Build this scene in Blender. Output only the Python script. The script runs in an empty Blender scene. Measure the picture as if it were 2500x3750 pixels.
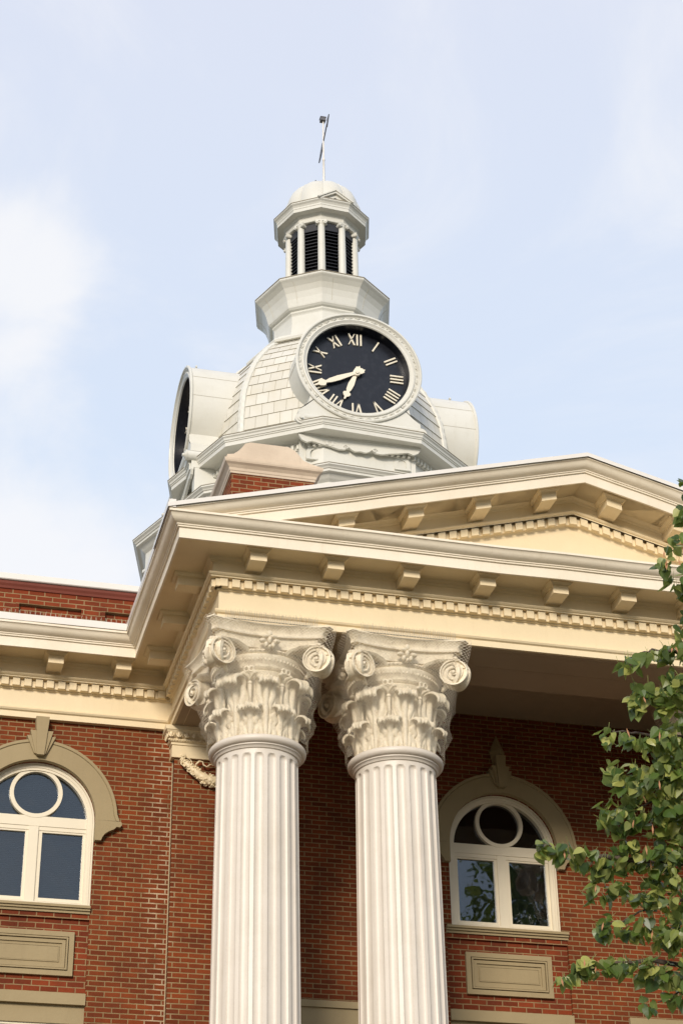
import bpy, bmesh, math, random
from mathutils import Vector, Matrix
random.seed(7)
PI = math.pi
SC = bpy.context.scene
COL = SC.collection

# ------------------------------------------------------------------ camera
CAMPOS = (-3.7754, -20.3050, -11.0241)
cr = (0.96884260, -0.24722082, -0.01502926)
cu = (-0.11269447, -0.49405180, 0.86209789)
cf = (0.22055378, 0.83354345, 0.50651885)
cam = bpy.data.cameras.new('camera'); camo = bpy.data.objects.new('camera', cam); COL.objects.link(camo)
cam.sensor_fit = 'VERTICAL'; cam.sensor_height = 36; cam.lens = 65.678
cam.clip_start = 0.1; cam.clip_end = 3000
camo.matrix_world = Matrix(((cr[0], cu[0], -cf[0], CAMPOS[0]), (cr[1], cu[1], -cf[1], CAMPOS[1]),
                            (cr[2], cu[2], -cf[2], CAMPOS[2]), (0, 0, 0, 1)))
SC.camera = camo

# ------------------------------------------------------------------ light
SUN_EL = math.radians(20); SUN_AZ = math.radians(-24)      # azimuth from -Y towards +X
sd = Vector((math.sin(SUN_AZ)*math.cos(SUN_EL), -math.cos(SUN_AZ)*math.cos(SUN_EL), math.sin(SUN_EL)))
sun = bpy.data.lights.new('sun', 'SUN'); suno = bpy.data.objects.new('sun', sun); COL.objects.link(suno)
sun.energy = 2.9; sun.angle = math.radians(14); sun.color = (1.0, 0.90, 0.78)
suno.rotation_euler = (-sd).to_track_quat('-Z', 'Y').to_euler()
W = bpy.data.worlds.new('World'); SC.world = W; W.use_nodes = True
nt = W.node_tree; nt.nodes.clear()
def N(t, **k):
    n = nt.nodes.new(t)
    for a, b in k.items(): setattr(n, a, b)
    return n
def LK(a, b): nt.links.new(a, b)
out = N('ShaderNodeOutputWorld')
sky = N('ShaderNodeTexSky', sky_type='NISHITA', sun_disc=False)
sky.sun_elevation = SUN_EL; sky.sun_rotation = math.atan2(sd.x, sd.y); sky.air_density = 1.0; sky.dust_density = 1.5
bg1 = N('ShaderNodeBackground'); bg1.inputs[1].default_value = 0.10; LK(sky.outputs[0], bg1.inputs[0])
tc = N('ShaderNodeTexCoord')
noi = N('ShaderNodeTexNoise'); noi.inputs['Scale'].default_value = 4.2; noi.inputs['Detail'].default_value = 9; noi.inputs['Roughness'].default_value = 0.6; noi.inputs['Distortion'].default_value = 0.6
mp = N('ShaderNodeMapping'); mp.inputs['Scale'].default_value = (1, 1, 1.8); mp.inputs['Location'].default_value = (2.3, 0.9, 0.4)
LK(tc.outputs['Generated'], mp.inputs[0]); LK(mp.outputs[0], noi.inputs['Vector'])
def dotn(v):
    d = N('ShaderNodeVectorMath', operation='DOT_PRODUCT'); LK(tc.outputs['Generated'], d.inputs[0]); d.inputs[1].default_value = v; return d.outputs['Value']
# thicker bank of cloud low on the left
prev = noi.outputs['Fac']
for v, c0, amt in (((.055, .885, .462), .9966, .30), ((.022, .800, .600), .9982, .20), ((.045, .785, .618), .9990, .10), ((.05, .835, .547), .9988, .12)):
    dl = dotn(Vector(v).normalized())
    mrl = N('ShaderNodeMapRange', interpolation_type='SMOOTHSTEP'); LK(dl, mrl.inputs[0])
    mrl.inputs[1].default_value = c0; mrl.inputs[2].default_value = 1.0; mrl.inputs[3].default_value = 0.0; mrl.inputs[4].default_value = amt
    ad = N('ShaderNodeMath', operation='ADD'); LK(prev, ad.inputs[0]); LK(mrl.outputs[0], ad.inputs[1]); prev = ad.outputs[0]
rmp = N('ShaderNodeMapRange', interpolation_type='SMOOTHSTEP'); LK(ad.outputs[0], rmp.inputs[0])
rmp.inputs[1].default_value = 0.46; rmp.inputs[2].default_value = 0.84; rmp.inputs[3].default_value = 0.0; rmp.inputs[4].default_value = 1.0
# veil colour turns from clear pale blue near the roofs to greyer lavender higher up
sep = N('ShaderNodeSeparateXYZ'); LK(tc.outputs['Generated'], sep.inputs[0])
mz = N('ShaderNodeMapRange'); LK(sep.outputs[2], mz.inputs[0]); mz.inputs[1].default_value = 0.42; mz.inputs[2].default_value = 0.74
veil = N('ShaderNodeMix', data_type='RGBA'); LK(mz.outputs[0], veil.inputs[0])
veil.inputs[6].default_value = (0.66, 0.785, 0.95, 1); veil.inputs[7].default_value = (0.735, 0.775, 0.90, 1)
cl = N('ShaderNodeMix', data_type='RGBA'); LK(rmp.outputs[0], cl.inputs[0]); LK(veil.outputs[2], cl.inputs[6]); cl.inputs[7].default_value = (0.92, 0.925, 0.95, 1)
bg2 = N('ShaderNodeBackground'); LK(cl.outputs[2], bg2.inputs[0]); bg2.inputs[1].default_value = 1.0
ms = N('ShaderNodeMixShader'); ms.inputs[0].default_value = 0.86
LK(bg1.outputs[0], ms.inputs[1]); LK(bg2.outputs[0], ms.inputs[2]); LK(ms.outputs[0], out.inputs[0])
SC.view_settings.view_transform = 'Standard'; SC.view_settings.look = 'None'
SC.view_settings.exposure = 0.18; SC.view_settings.gamma = 1.0
SC.cycles.max_bounces = 7; SC.cycles.diffuse_bounces = 4; SC.cycles.transparent_max_bounces = 16

# ------------------------------------------------------------------ materials
class MT:
    def __init__(s, name):
        s.m = bpy.data.materials.new(name); s.m.use_nodes = True; s.t = s.m.node_tree
        s.b = s.t.nodes['Principled BSDF']; s.o = s.t.nodes['Material Output']
        s.c = s.t.nodes.new('ShaderNodeTexCoord')
    def n(s, t, **k):
        x = s.t.nodes.new(t)
        for a, b in k.items(): setattr(x, a, b)
        return x
    def l(s, a, b): s.t.links.new(a, b)
    def noise(s, scale, detail=4, rough=0.55, sc=None, src='Object'):
        q = s.n('ShaderNodeTexNoise'); q.inputs['Scale'].default_value = scale; q.inputs['Detail'].default_value = detail; q.inputs['Roughness'].default_value = rough
        if sc:
            mpn = s.n('ShaderNodeMapping'); mpn.inputs['Scale'].default_value = sc; s.l(s.c.outputs[src], mpn.inputs[0]); s.l(mpn.outputs[0], q.inputs['Vector'])
        else: s.l(s.c.outputs[src], q.inputs['Vector'])
        return q.outputs['Fac']
    def rng(s, v, a, b, c=0.0, d=1.0):
        r = s.n('ShaderNodeMapRange'); s.l(v, r.inputs[0])
        for i, x in enumerate((a, b, c, d)): r.inputs[i+1].default_value = x
        return r.outputs[0]
    def mix(s, f, a, b):
        q = s.n('ShaderNodeMix', data_type='RGBA')
        if isinstance(f, float): q.inputs[0].default_value = f
        else: s.l(f, q.inputs[0])
        for i, x in ((6, a), (7, b)):
            if isinstance(x, tuple): q.inputs[i].default_value = (*x, 1)
            else: s.l(x, q.inputs[i])
        return q.outputs[2]
    def bump(s, h, strength, dist=0.01):
        q = s.n('ShaderNodeBump'); q.inputs['Strength'].default_value = strength; q.inputs['Distance'].default_value = dist
        s.l(h, q.inputs['Height']); s.l(q.outputs[0], s.b.inputs['Normal'])
    def math(s, op, a, b=None):
        q = s.n('ShaderNodeMath', operation=op)
        for i, x in enumerate((a, b)):
            if x is None: continue
            if isinstance(x, (int, float)): q.inputs[i].default_value = x
            else: s.l(x, q.inputs[i])
        return q.outputs[0]

def paint(name, c, dirt, rough=0.5, amt=0.35, bump=0.25, streak=True):
    m = MT(name)
    a = m.rng(m.noise(1.3, 5), 0.42, 0.72)
    s2 = m.rng(m.noise(7.0, 6, 0.7, (1.6, 1.6, 0.25) if streak else None), 0.55, 0.8)
    f = m.math('MULTIPLY', m.math('ADD', m.math('MULTIPLY', a, 0.5), m.math('MULTIPLY', s2, 0.5)), amt)
    fine = m.rng(m.noise(60, 3), 0.35, 0.65, 0.0, 0.06)
    col = m.mix(m.math('ADD', f, fine), c, dirt)
    m.l(col, m.b.inputs['Base Color']); m.b.inputs['Roughness'].default_value = rough
    h = m.math('ADD', m.math('MULTIPLY', m.noise(3.0, 3), 1.0), m.math('MULTIPLY', m.noise(45, 4), 0.12))
    m.bump(h, bump, 0.03)
    return m.m

CREAM = paint('cream_paint', (0.77, 0.635, 0.41), (0.50, 0.38, 0.21), 0.42, 0.35, 0.22)  # cream, yellowed slightly to carry warm light bounced under the cornice
CORN = paint('cornice_paint', (0.81, 0.72, 0.57), (0.45, 0.35, 0.20), 0.4, 0.42, 0.35)
WARMW = paint('warm_white_paint', (0.655, 0.59, 0.505), (0.42, 0.35, 0.25), 0.45, 0.55, 0.25)
def _cap():
    m = MT('capital_paint'); a = m.rng(m.noise(9, 6, 0.65), 0.50, 0.64); b2 = m.rng(m.noise(34, 4, 0.6), 0.50, 0.66)
    f = m.math('ADD', m.math('MULTIPLY', a, 0.30), m.math('MULTIPLY', b2, 0.20))
    m.l(m.mix(f, (0.78, 0.69, 0.52), (0.30, 0.20, 0.09)), m.b.inputs['Base Color']); m.b.inputs['Roughness'].default_value = 0.6
    m.bump(m.math('ADD', m.noise(22, 5), m.math('MULTIPLY', m.noise(60, 3), .4)), 0.45, 0.02); return m.m
CAPW = _cap()
TOWW = paint('tower_paint', (0.63, 0.615, 0.55), (0.40, 0.36, 0.26), 0.38, 0.40, 0.25)
TAN = paint('tan_masonry_paint', (0.33, 0.255, 0.135), (0.21, 0.155, 0.075), 0.75, 0.45, 0.35)
METAL = paint('coping_metal', (0.72, 0.68, 0.62), (0.50, 0.45, 0.38), 0.35, 0.2, 0.1)
DARKRED = paint('red_terracotta', (0.20, 0.045, 0.025), (0.10, 0.03, 0.02), 0.6, 0.5, 0.3)
CAPSTONE = paint('weathered_cap', (0.62, 0.50, 0.37), (0.30, 0.22, 0.15), 0.6, 0.7, 0.5)
WINW = paint('window_paint', (0.74, 0.66, 0.50), (0.55, 0.46, 0.30), 0.4, 0.2, 0.12)
SHADE = paint('portico_shade_paint', (0.36, 0.275, 0.185), (0.24, 0.18, 0.115), 0.6, 0.4, 0.2, False)  # tan-cream of beams and ceiling, browned in colour for the portico shade
STAIN0 = paint('dark_joint', (.10,.085,.06), (.05,.04,.03), .8)
BLACK = paint('black_louver_paint', (0.012, 0.012, 0.016), (0.05, 0.05, 0.045), 0.45, 0.5, 0.1)
POLE = paint('vane_metal', (0.10, 0.10, 0.11), (0.25, 0.2, 0.16), 0.4, 0.5, 0.1)
SLATE = paint('roof_sheet', (0.30, 0.27, 0.23), (0.2, 0.17, 0.14), 0.6, 0.5, 0.2)

def brick(name, along, c1, c2, mort, row=0.0674, bw=0.212, ms_=0.0085, patch=False):
    m = MT(name)
    sp = m.n('ShaderNodeSeparateXYZ'); m.l(m.c.outputs['Object'], sp.inputs[0])
    cb = m.n('ShaderNodeCombineXYZ'); wob = m.noise(2.2, 3)
    m.l(m.math('ADD', sp.outputs[0 if along == 'x' else 1], m.math('MULTIPLY', m.noise(19, 2), 0.006)), cb.inputs[0])
    m.l(m.math('ADD', sp.outputs[2], m.math('ADD', m.math('MULTIPLY', wob, 0.012), m.math('MULTIPLY', m.noise(16, 2), 0.005))), cb.inputs[1])
    b = m.n('ShaderNodeTexBrick'); m.l(cb.outputs[0], b.inputs['Vector'])
    b.offset = 0.5; b.inputs['Scale'].default_value = 1; b.inputs['Brick Width'].default_value = bw; b.inputs['Row Height'].default_value = row
    b.inputs['Mortar Size'].default_value = ms_; b.inputs['Mortar Smooth'].default_value = 0.35; b.inputs['Bias'].default_value = 0.0
    b.inputs['Color1'].default_value = (*c1, 1); b.inputs['Color2'].default_value = (*c2, 1); b.inputs['Mortar'].default_value = (*mort, 1)
    if patch:   # repointed joints beside the pilaster
        dx = m.math('ABSOLUTE', m.math('ADD', sp.outputs[0], 4.86)); mk = m.math('MULTIPLY', m.rng(dx, .26, .05), m.rng(m.noise(3.5, 3), .42, .55))
        m.l(m.mix(mk, mort, (0.50, 0.38, 0.24)), b.inputs['Mortar']); m.l(m.math('ADD', ms_, m.math('MULTIPLY', mk, .002)), b.inputs['Mortar Size'])
    n1 = m.rng(m.noise(2.0, 6, 0.65), 0.4, 0.7); n2 = m.rng(m.noise(38, 4, 0.7), 0.35, 0.7)
    col = m.mix(m.math('MULTIPLY', n1, 0.5), b.outputs['Color'], (0.06, 0.018, 0.010))
    col = m.mix(m.math('MULTIPLY', n2, 0.12), col, (0.24, 0.12, 0.07))
    m.l(col, m.b.inputs['Base Color']); m.b.inputs['Roughness'].default_value = 0.85; m.b.inputs['Specular IOR Level'].default_value = 0.08
    h = m.math('ADD', m.math('MULTIPLY', b.outputs['Fac'], -1.0), m.math('MULTIPLY', n2, 0.35))
    m.bump(h, 0.7, 0.008)
    return m.m
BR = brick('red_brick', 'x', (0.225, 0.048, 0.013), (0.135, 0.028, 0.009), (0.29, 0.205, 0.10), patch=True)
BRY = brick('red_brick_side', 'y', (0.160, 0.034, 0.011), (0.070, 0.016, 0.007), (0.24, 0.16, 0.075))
BRB = brick('bright_red_brick', 'x', (0.25, 0.046, 0.015), (0.14, 0.026, 0.010), (0.32, 0.22, 0.11), 0.075, 0.225)
BRBY = brick('bright_red_brick_side', 'y', (0.25, 0.046, 0.015), (0.14, 0.026, 0.010), (0.32, 0.22, 0.11), 0.075, 0.225)

m = MT('glass_pane')
gl = m.n('ShaderNodeBsdfGlossy'); gl.inputs['Roughness'].default_value = 0.015; gl.inputs[0].default_value = (.93, .96, 1, 1)
tp_ = m.n('ShaderNodeBsdfTransparent'); tp_.inputs[0].default_value = (.50, .53, .56, 1)
bu = m.n('ShaderNodeBump'); bu.inputs['Strength'].default_value = 0.06; bu.inputs['Distance'].default_value = 0.05; m.l(m.noise(1.9, 2), bu.inputs['Height']); m.l(bu.outputs[0], gl.inputs['Normal'])
fr_ = m.n('ShaderNodeFresnel'); fr_.inputs[0].default_value = 1.75
gm = m.n('ShaderNodeMixShader'); m.l(fr_.outputs[0], gm.inputs[0]); m.l(tp_.outputs[0], gm.inputs[1]); m.l(gl.outputs[0], gm.inputs[2]); m.l(gm.outputs[0], m.o.inputs[0]); GLASS = m.m
m = MT('clock_dial'); m.b.inputs['Roughness'].default_value = 0.3
m.l(m.mix(m.rng(m.noise(9, 5), 0.5, 0.75, 0, 0.4), (0.006, 0.007, 0.012), (0.03, 0.032, 0.04)), m.b.inputs['Base Color']); m.bump(m.noise(2.5, 3), 0.15, 0.03); DIAL = m.m

m = MT('dome_shingle')       # rectangular metal shingles laid in courses, read from the UVs in metres
b = m.n('ShaderNodeTexBrick'); m.l(m.c.outputs['UV'], b.inputs['Vector'])
b.offset = 0.5; b.inputs['Scale'].default_value = 1; b.inputs['Brick Width'].default_value = 0.27; b.inputs['Row Height'].default_value = 0.30
b.inputs['Mortar Size'].default_value = 0.0042; b.inputs['Mortar Smooth'].default_value = 0.2
b.inputs['Color1'].default_value = (0.64, 0.615, 0.54, 1); b.inputs['Color2'].default_value = (0.57, 0.54, 0.46, 1); b.inputs['Mortar'].default_value = (0.30, 0.26, 0.17, 1)
m.l(m.mix(m.math('MULTIPLY', m.rng(m.noise(3, 5), 0.45, 0.75), 0.35), b.outputs['Color'], (0.52, 0.45, 0.30)), m.b.inputs['Base Color'])
m.b.inputs['Roughness'].default_value = 0.38; m.bump(m.math('MULTIPLY', b.outputs['Fac'], -1.0), 0.6, 0.01); SHING = m.m

m = MT('bird_net')           # fine diamond mesh, 32 mm cells
sp = m.n('ShaderNodeSeparateXYZ'); m.l(m.c.outputs['UV'], sp.inputs[0])
def tri(v): return m.math('ABSOLUTE', m.math('SUBTRACT', m.math('FRACT', v), 0.5))
wb = m.math('MULTIPLY', m.noise(4, 2, src='Object'), 2.0)
la = tri(m.math('ADD', m.math('ADD', m.math('MULTIPLY', sp.outputs[0], 26), m.math('MULTIPLY', sp.outputs[1], 26)), wb))
lb = tri(m.math('ADD', m.math('SUBTRACT', m.math('MULTIPLY', sp.outputs[0], 26), m.math('MULTIPLY', sp.outputs[1], 26)), wb))
al = m.math('MAXIMUM', m.math('GREATER_THAN', la, 0.452), m.math('GREATER_THAN', lb, 0.452))
m.b.inputs['Base Color'].default_value = (0.70, 0.62, 0.48, 1); m.b.inputs['Roughness'].default_value = 0.7
m.l(al, m.b.inputs['Alpha']); NET = m.m

m = MT('leaf')
g = m.n('ShaderNodeNewGeometry'); ri = g.outputs['Random Per Island']
c = m.mix(m.rng(ri, 0.0, 0.55), (0.024, 0.058, 0.022), (0.12, 0.19, 0.035)); c = m.mix(m.rng(ri, 0.5, 1.0), c, (0.46, 0.46, 0.13))
c = m.mix(m.math('MULTIPLY', g.outputs['Backfacing'], 0.55), c, (0.16, 0.21, 0.085))
m.l(c, m.b.inputs['Base Color']); m.b.inputs['Roughness'].default_value = 0.36
tr = m.n('ShaderNodeBsdfTranslucent'); m.l(m.mix(0.5, c, (0.34, 0.42, 0.05)), tr.inputs[0])
mx = m.n('ShaderNodeMixShader'); mx.inputs[0].default_value = 0.42; m.l(m.b.outputs[0], mx.inputs[1]); m.l(tr.outputs[0], mx.inputs[2]); m.l(mx.outputs[0], m.o.inputs[0]); LEAF = m.m
m = MT('dry_bract'); m.b.inputs['Base Color'].default_value = (0.42, 0.20, 0.10, 1); m.b.inputs['Roughness'].default_value = 0.7; BRACT = m.m
m = MT('bark'); m.l(m.mix(m.rng(m.noise(14, 5, 0.6, (1, 1, 0.3)), 0.35, 0.7), (0.035, 0.025, 0.02), (0.12, 0.09, 0.065)), m.b.inputs['Base Color']); m.b.inputs['Roughness'].default_value = 0.9; m.bump(m.noise(20, 5), 0.6, 0.02); BARK = m.m
m = MT('ground_grass'); m.l(m.mix(m.rng(m.noise(0.15, 6), 0.4, 0.6), (0.11, 0.095, 0.055), (0.06, 0.07, 0.03)), m.b.inputs['Base Color']); m.b.inputs['Roughness'].default_value = 0.9; GROUND = m.m
m = MT('paving'); m.l(m.mix(m.rng(m.noise(1.2, 6), 0.4, 0.6), (0.13, 0.10, 0.06), (0.10, 0.075, 0.045)), m.b.inputs['Base Color']); m.b.inputs['Roughness'].default_value = 0.85; PAVE = m.m

# ------------------------------------------------------------------ mesh helpers
class MB:
    def __init__(s): s.v = []; s.f = []; s.uv = {}
    def add(s, vs, fs, T=None):
        k = len(s.v); s.v += [tuple(T(*p)) if T else tuple(p) for p in vs]; s.f += [tuple(i+k for i in f) for f in fs]; return s
    def box(s, x0, x1, y0, y1, z0, z1, T=None):
        return s.add([(x0,y0,z0),(x1,y0,z0),(x1,y1,z0),(x0,y1,z0),(x0,y0,z1),(x1,y0,z1),(x1,y1,z1),(x0,y1,z1)],
                     [(0,3,2,1),(4,5,6,7),(0,1,5,4),(1,2,6,5),(2,3,7,6),(3,0,4,7)], T)
    def prism(s, poly, y0, y1, T=None):            # poly in (x,z), extruded along y
        n = len(poly)
        vs = [(x, y0, z) for x, z in poly] + [(x, y1, z) for x, z in poly]
        fs = [tuple(range(n)), tuple(range(2*n-1, n-1, -1))] + [(i, (i+1) % n, n+(i+1) % n, n+i) for i in range(n)]
        return s.add(vs, fs, T)
    def grid(s, rows, closed=False, T=None, uvs=None):
        n = len(rows[0]); k = len(s.v); f0 = len(s.f)
        for r in rows:
            for p in r: s.v.append(tuple(T(*p)) if T else tuple(p))
        for i in range(len(rows)-1):
            for j in range(n if closed else n-1):
                j2 = (j+1) % n
                s.f.append((k+i*n+j, k+i*n+j2, k+(i+1)*n+j2, k+(i+1)*n+j))
                if uvs: s.uv[len(s.f)-1] = (uvs[i][j], uvs[i][j2], uvs[i+1][j2], uvs[i+1][j])
        return s
    def cap(s, ring, T=None):
        return s.add(ring, [tuple(range(len(ring)))], T)
    def tube(s, pts, r, n=8, T=None, caps=True, flat=None):
        pts = [Vector(p) for p in pts]; rows = []; up = None
        for i, p in enumerate(pts):
            d = (pts[min(i+1, len(pts)-1)] - pts[max(i-1, 0)]).normalized()
            if up is None: up = Vector((0, 0, 1)) if abs(d.z) < 0.9 else Vector((1, 0, 0))
            if flat: up = Vector(flat)
            a = d.cross(up).normalized(); b_ = a.cross(d).normalized(); up = b_
            rr = r[i] if isinstance(r, list) else r
            ra, rb = rr if isinstance(rr, tuple) else (rr, rr)
            rows.append([tuple(p + a*math.cos(t)*ra + b_*math.sin(t)*rb) for t in [2*PI*q/n for q in range(n)]])
        s.grid(rows, True, T)
        if caps: s.cap(rows[0][::-1], T); s.cap(rows[-1], T)
        return s
    def ell(s, c, r, T=None, n=8, m_=6):
        rows = [[(c[0]+r[0]*math.sin(PI*i/m_)*math.cos(2*PI*j/n), c[1]+r[1]*math.sin(PI*i/m_)*math.sin(2*PI*j/n), c[2]+r[2]*math.cos(PI*i/m_)) for j in range(n)] for i in range(m_+1)]
        return s.grid(rows, True, T)
    def lathe(s, prof, cx, cy, n=32, rot=0.0, T=None, closed_prof=False):
        rows = [[(cx+R*math.sin(rot+2*PI*j/n), cy-R*math.cos(rot+2*PI*j/n), z) for j in range(n)] for R, z in prof]
        return s.grid(rows, True, T)
    def build(s, name, mat, parent=None, smooth=False, ang=None):
        me = bpy.data.meshes.new(name); o = bpy.data.objects.new(name, me); COL.objects.link(o)
        L = Vector((0, 0, 0)); p = parent
        while p is not None: L = L + p.location; p = p.parent
        me.from_pydata([(x-L.x, y-L.y, z-L.z) for x, y, z in s.v], [], s.f)
        if s.uv:
            ul = me.uv_layers.new(name='UVMap')
            for fi, uvs in s.uv.items():
                for li, u in zip(me.polygons[fi].loop_indices, uvs): ul.data[li].uv = u
        bm = bmesh.new(); bm.from_mesh(me)
        if not s.uv: bmesh.ops.remove_doubles(bm, verts=bm.verts, dist=1e-5)
        bmesh.ops.recalc_face_normals(bm, faces=bm.faces); bm.to_mesh(me); bm.free()
        me.materials.append(mat)
        if smooth:
            me.polygons.foreach_set('use_smooth', [True]*len(me.polygons))
            if ang: me.set_sharp_from_angle(angle=math.radians(ang))
        if parent: o.parent = parent
        return o
def tag(o, label=None, cat=None, group=None, kind=None):
    for k, v in (('label', label), ('category', cat), ('group', group), ('kind', kind)):
        if v: o[k] = v
    return o
def empty(name, loc, label=None, cat=None, group=None, parent=None):
    o = bpy.data.objects.new(name, None); COL.objects.link(o); o.empty_display_size = 0.3
    L = Vector((0, 0, 0)); p = parent
    while p is not None: L = L + p.location; p = p.parent
    o.location = Vector(loc) - L
    if parent: o.parent = parent
    return tag(o, label, cat, group)
def sweep(mb, path, prof, sub=0.6, jit=0.0):
    """profile (out, z) swept along a plan path; outward is to the right of travel; corners are mitred"""
    P = [Vector((x, y, 0)) for x, y in path]; nr = []
    for i in range(len(P)-1):
        d = (P[i+1]-P[i]).normalized(); nr.append(Vector((d.y, -d.x, 0)))
    rows = []
    for i, p in enumerate(P):
        if i == 0: off = nr[0]
        elif i == len(P)-1: off = nr[-1]
        else: off = (nr[i-1]+nr[i]) / (1+nr[i-1].dot(nr[i]))
        rows.append([(p.x+off.x*o, p.y+off.y*o, z) for o, z in prof])
        if i < len(P)-1:
            nxt = (nr[i]+nr[i+1])/(1+nr[i].dot(nr[i+1])) if i+1 < len(P)-1 else nr[i]
            L = (P[i+1]-p).length; k = max(1, int(L/sub))
            for q in range(1, k):
                t = q/k; jo = random.uniform(-jit, jit); jz = random.uniform(-jit, jit)
                a = p.lerp(P[i+1], t)
                rows.append([])
                for o, z in prof:
                    s0 = p + off*o; s1 = P[i+1]+nxt*o; w = s0.lerp(s1, t)
                    rows[-1].append((w.x+nr[i].x*jo, w.y+nr[i].y*jo, z+jz))
    mb.grid(rows)
    mb.cap(rows[0]); mb.cap(rows[-1])
    return mb

GZ = -12.62
# ------------------------------------------------------------------ ground
g = MB(); g.box(-900, 900, -900, 900, GZ-1, GZ); tag(g.build('ground', GROUND), kind='structure')
g = MB(); g.box(-60, 70, -17, -1.2, GZ, GZ+0.03); tag(g.build('pavement', PAVE), kind='structure')

# ------------------------------------------------------------------ courthouse
HX = 4.78; RX = 2*HX; DW = 3.44; WY = 3.5
court = empty('courthouse', (HX, WY, GZ), 'red brick courthouse with cream pedimented portico on fluted columns', 'building')
PATH = [(-14, DW), (0, DW), (0, 0), (RX, 0), (RX, DW), (RX+14, DW)]
SLOPE = 0.2696
def zc(x): return 0.634 + SLOPE*((x if x <= HX else RX-x)+0.772)
FRIEZE = [(-0.5,-.447),(0.02,-.447),(0.02,-.365),(.045,-.352),(.058,-.33),(.050,-.308),(.02,-.296),(0,-.285),(0,-.035),(.022,-.03),(.022,-.015),(.03,-.012),(.03,.098),(-0.5,.098)]
BED = [(-.5,.1),(.128,.1),(.128,.116),(.145,.122),(.16,.138),(.155,.155),(.12,.163),(.10,.168),(.10,.305),(.112,.315),(.12,.335),(.15,.350),(.165,.366),(.60,.366),(-.5,.40)]
CORNICE = [(.55,.37),(.597,.366),(.597,.311),(.625,.311),(.625,.452),(.648,.455),(.648,.474),(.662,.478),(.664,.492),(.680,.500),(.706,.512),(.728,.532),(.742,.556),(.752,.580),(.764,.592),(.776,.596),(.776,.626),(.70,.632),(0,.66),(-.3,.66),(-.3,.37)]
f = MB(); sweep(f, PATH, FRIEZE, 0.9, 0.0015); f.build('frieze', CREAM, court)
f = MB(); sweep(f, PATH, BED, 0.9, 0.0); f.build('bed_moulding', CREAM, court)
f = MB(); sweep(f, PATH, CORNICE, 0.7, 0.0055); co = f.build('cornice', CORN, court, True, 28)
f = MB(); sweep(f, [(-14, DW), (0, DW), (0, -0.79)], [(.70,.634),(.786,.634),(.786,.735),(.76,.745),(.70,.745)], 0.5, 0.0025); f.build('eave_flashing', METAL, court)
f = MB(); sweep(f, [(RX, -0.79), (RX, DW), (RX+14, DW)], [(.70,.634),(.786,.634),(.786,.735),(.76,.745),(.70,.745)], 0.5, 0.0025); f.build('eave_flashing', METAL, court)
# dentil courses, one mesh per run
def dentils(mb, base, n_, t_, cs, zf=None, hw=.049, o0=.060, o1=.105, z0=-.012, z1=.094, ends=.05):
    """one connected toothed strip: cs are tooth centres along t_ measured from base"""
    base = Vector(base); zf = zf or (lambda s_: 0.0)
    seq = [(cs[0]-hw-ends, o0)]
    for c_ in cs:
        c_ += random.uniform(-.002, .002); seq += [(c_-hw, o0), (c_-hw, o1), (c_+hw, o1), (c_+hw, o0)]
    seq.append((cs[-1]+hw+ends, o0)); rows = []
    for s_, o in seq:
        p = base+t_*s_; q = p+n_*o; w = p-n_*.02; dz = zf(s_)
        rows.append([(q.x,q.y,z0+dz),(q.x,q.y,z1+dz),(w.x,w.y,z1+dz),(w.x,w.y,z0+dz),(q.x,q.y,z0+dz)])
    mb.grid(rows); mb.cap(rows[0][:4]); mb.cap(rows[-1][:4])
NY = Vector((0,-1,0)); NX = Vector((-1,0,0)); TX = Vector((1,0,0)); TY = Vector((0,1,0))
f = MB(); dentils(f, (0,0,0), NY, TX, [.0431+.155*i for i in range(62)]); f.build('dentil_course', CREAM, court)
f = MB(); dentils(f, (0,0,0), NX, TY, [-.0136+.155*k for k in range(22)], ends=.03); f.build('dentil_course', CREAM, court)
f = MB(); dentils(f, (0,DW,0), NY, TX, [-.1573-.155*k for k in range(70)][::-1], ends=.03); f.build('dentil_course', CREAM, court)
f = MB(); dentils(f, (RX,0,0), TX, TY, [.06+.155*k for k in range(21)]); f.build('dentil_course', CREAM, court)
# brackets (modillions): every one a part with its own crown
def bracket(base, n_, t_, slope=0.0, dz=0.0, w=0.105):
    """base: point on frieze plane; n_ outward, t_ along"""
    base = Vector(base)
    def P(s_, o, z): q = base + t_*s_ + n_*o; return (q.x, q.y, z+dz+slope*s_)
    b = MB()
    b.add([P(-w,.101,.2),P(w,.101,.2),P(w,.458,.2),P(-w,.458,.2),P(-w,.101,.33),P(w,.101,.33),P(w,.458,.33),P(-w,.458,.33)],
          [(0,3,2,1),(4,5,6,7),(0,1,5,4),(1,2,6,5),(2,3,7,6),(3,0,4,7)])
    for (e, z0, z1, e2) in ((.014,.312,.322,.014), (.018,.322,.345,.045), (.048,.345,.365,.055)):
        a = w+e; a2 = w+e2
        b.add([P(-a,.101,z0),P(a,.101,z0),P(a,.458+e,z0),P(-a,.458+e,z0),P(-a2,.101,z1),P(a2,.101,z1),P(a2,.458+e2,z1),P(-a2,.458+e2,z1)],
              [(0,3,2,1),(4,5,6,7),(0,1,5,4),(1,2,6,5),(2,3,7,6),(3,0,4,7)])
    return b.build('bracket', CREAM, court)
for x in (.407, 1.394, 2.381, 3.39, 4.375, 5.31, 6.23, 7.16, 8.146, 9.13): bracket((x, 0, 0), NY, TX)
for k in range(3): bracket((0, .3721+.105+1.0908*k, 0), NX, TY)
for k in range(3): bracket((RX, .47+1.09*k, 0), TX, TY)
wb0 = [-1.185+0.99*0, -1.185-0.99, ]
for x in (-0.752, -1.685, -2.62, -3.55, -4.48, -5.41): bracket((x, DW, 0), NY, TX)
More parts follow.
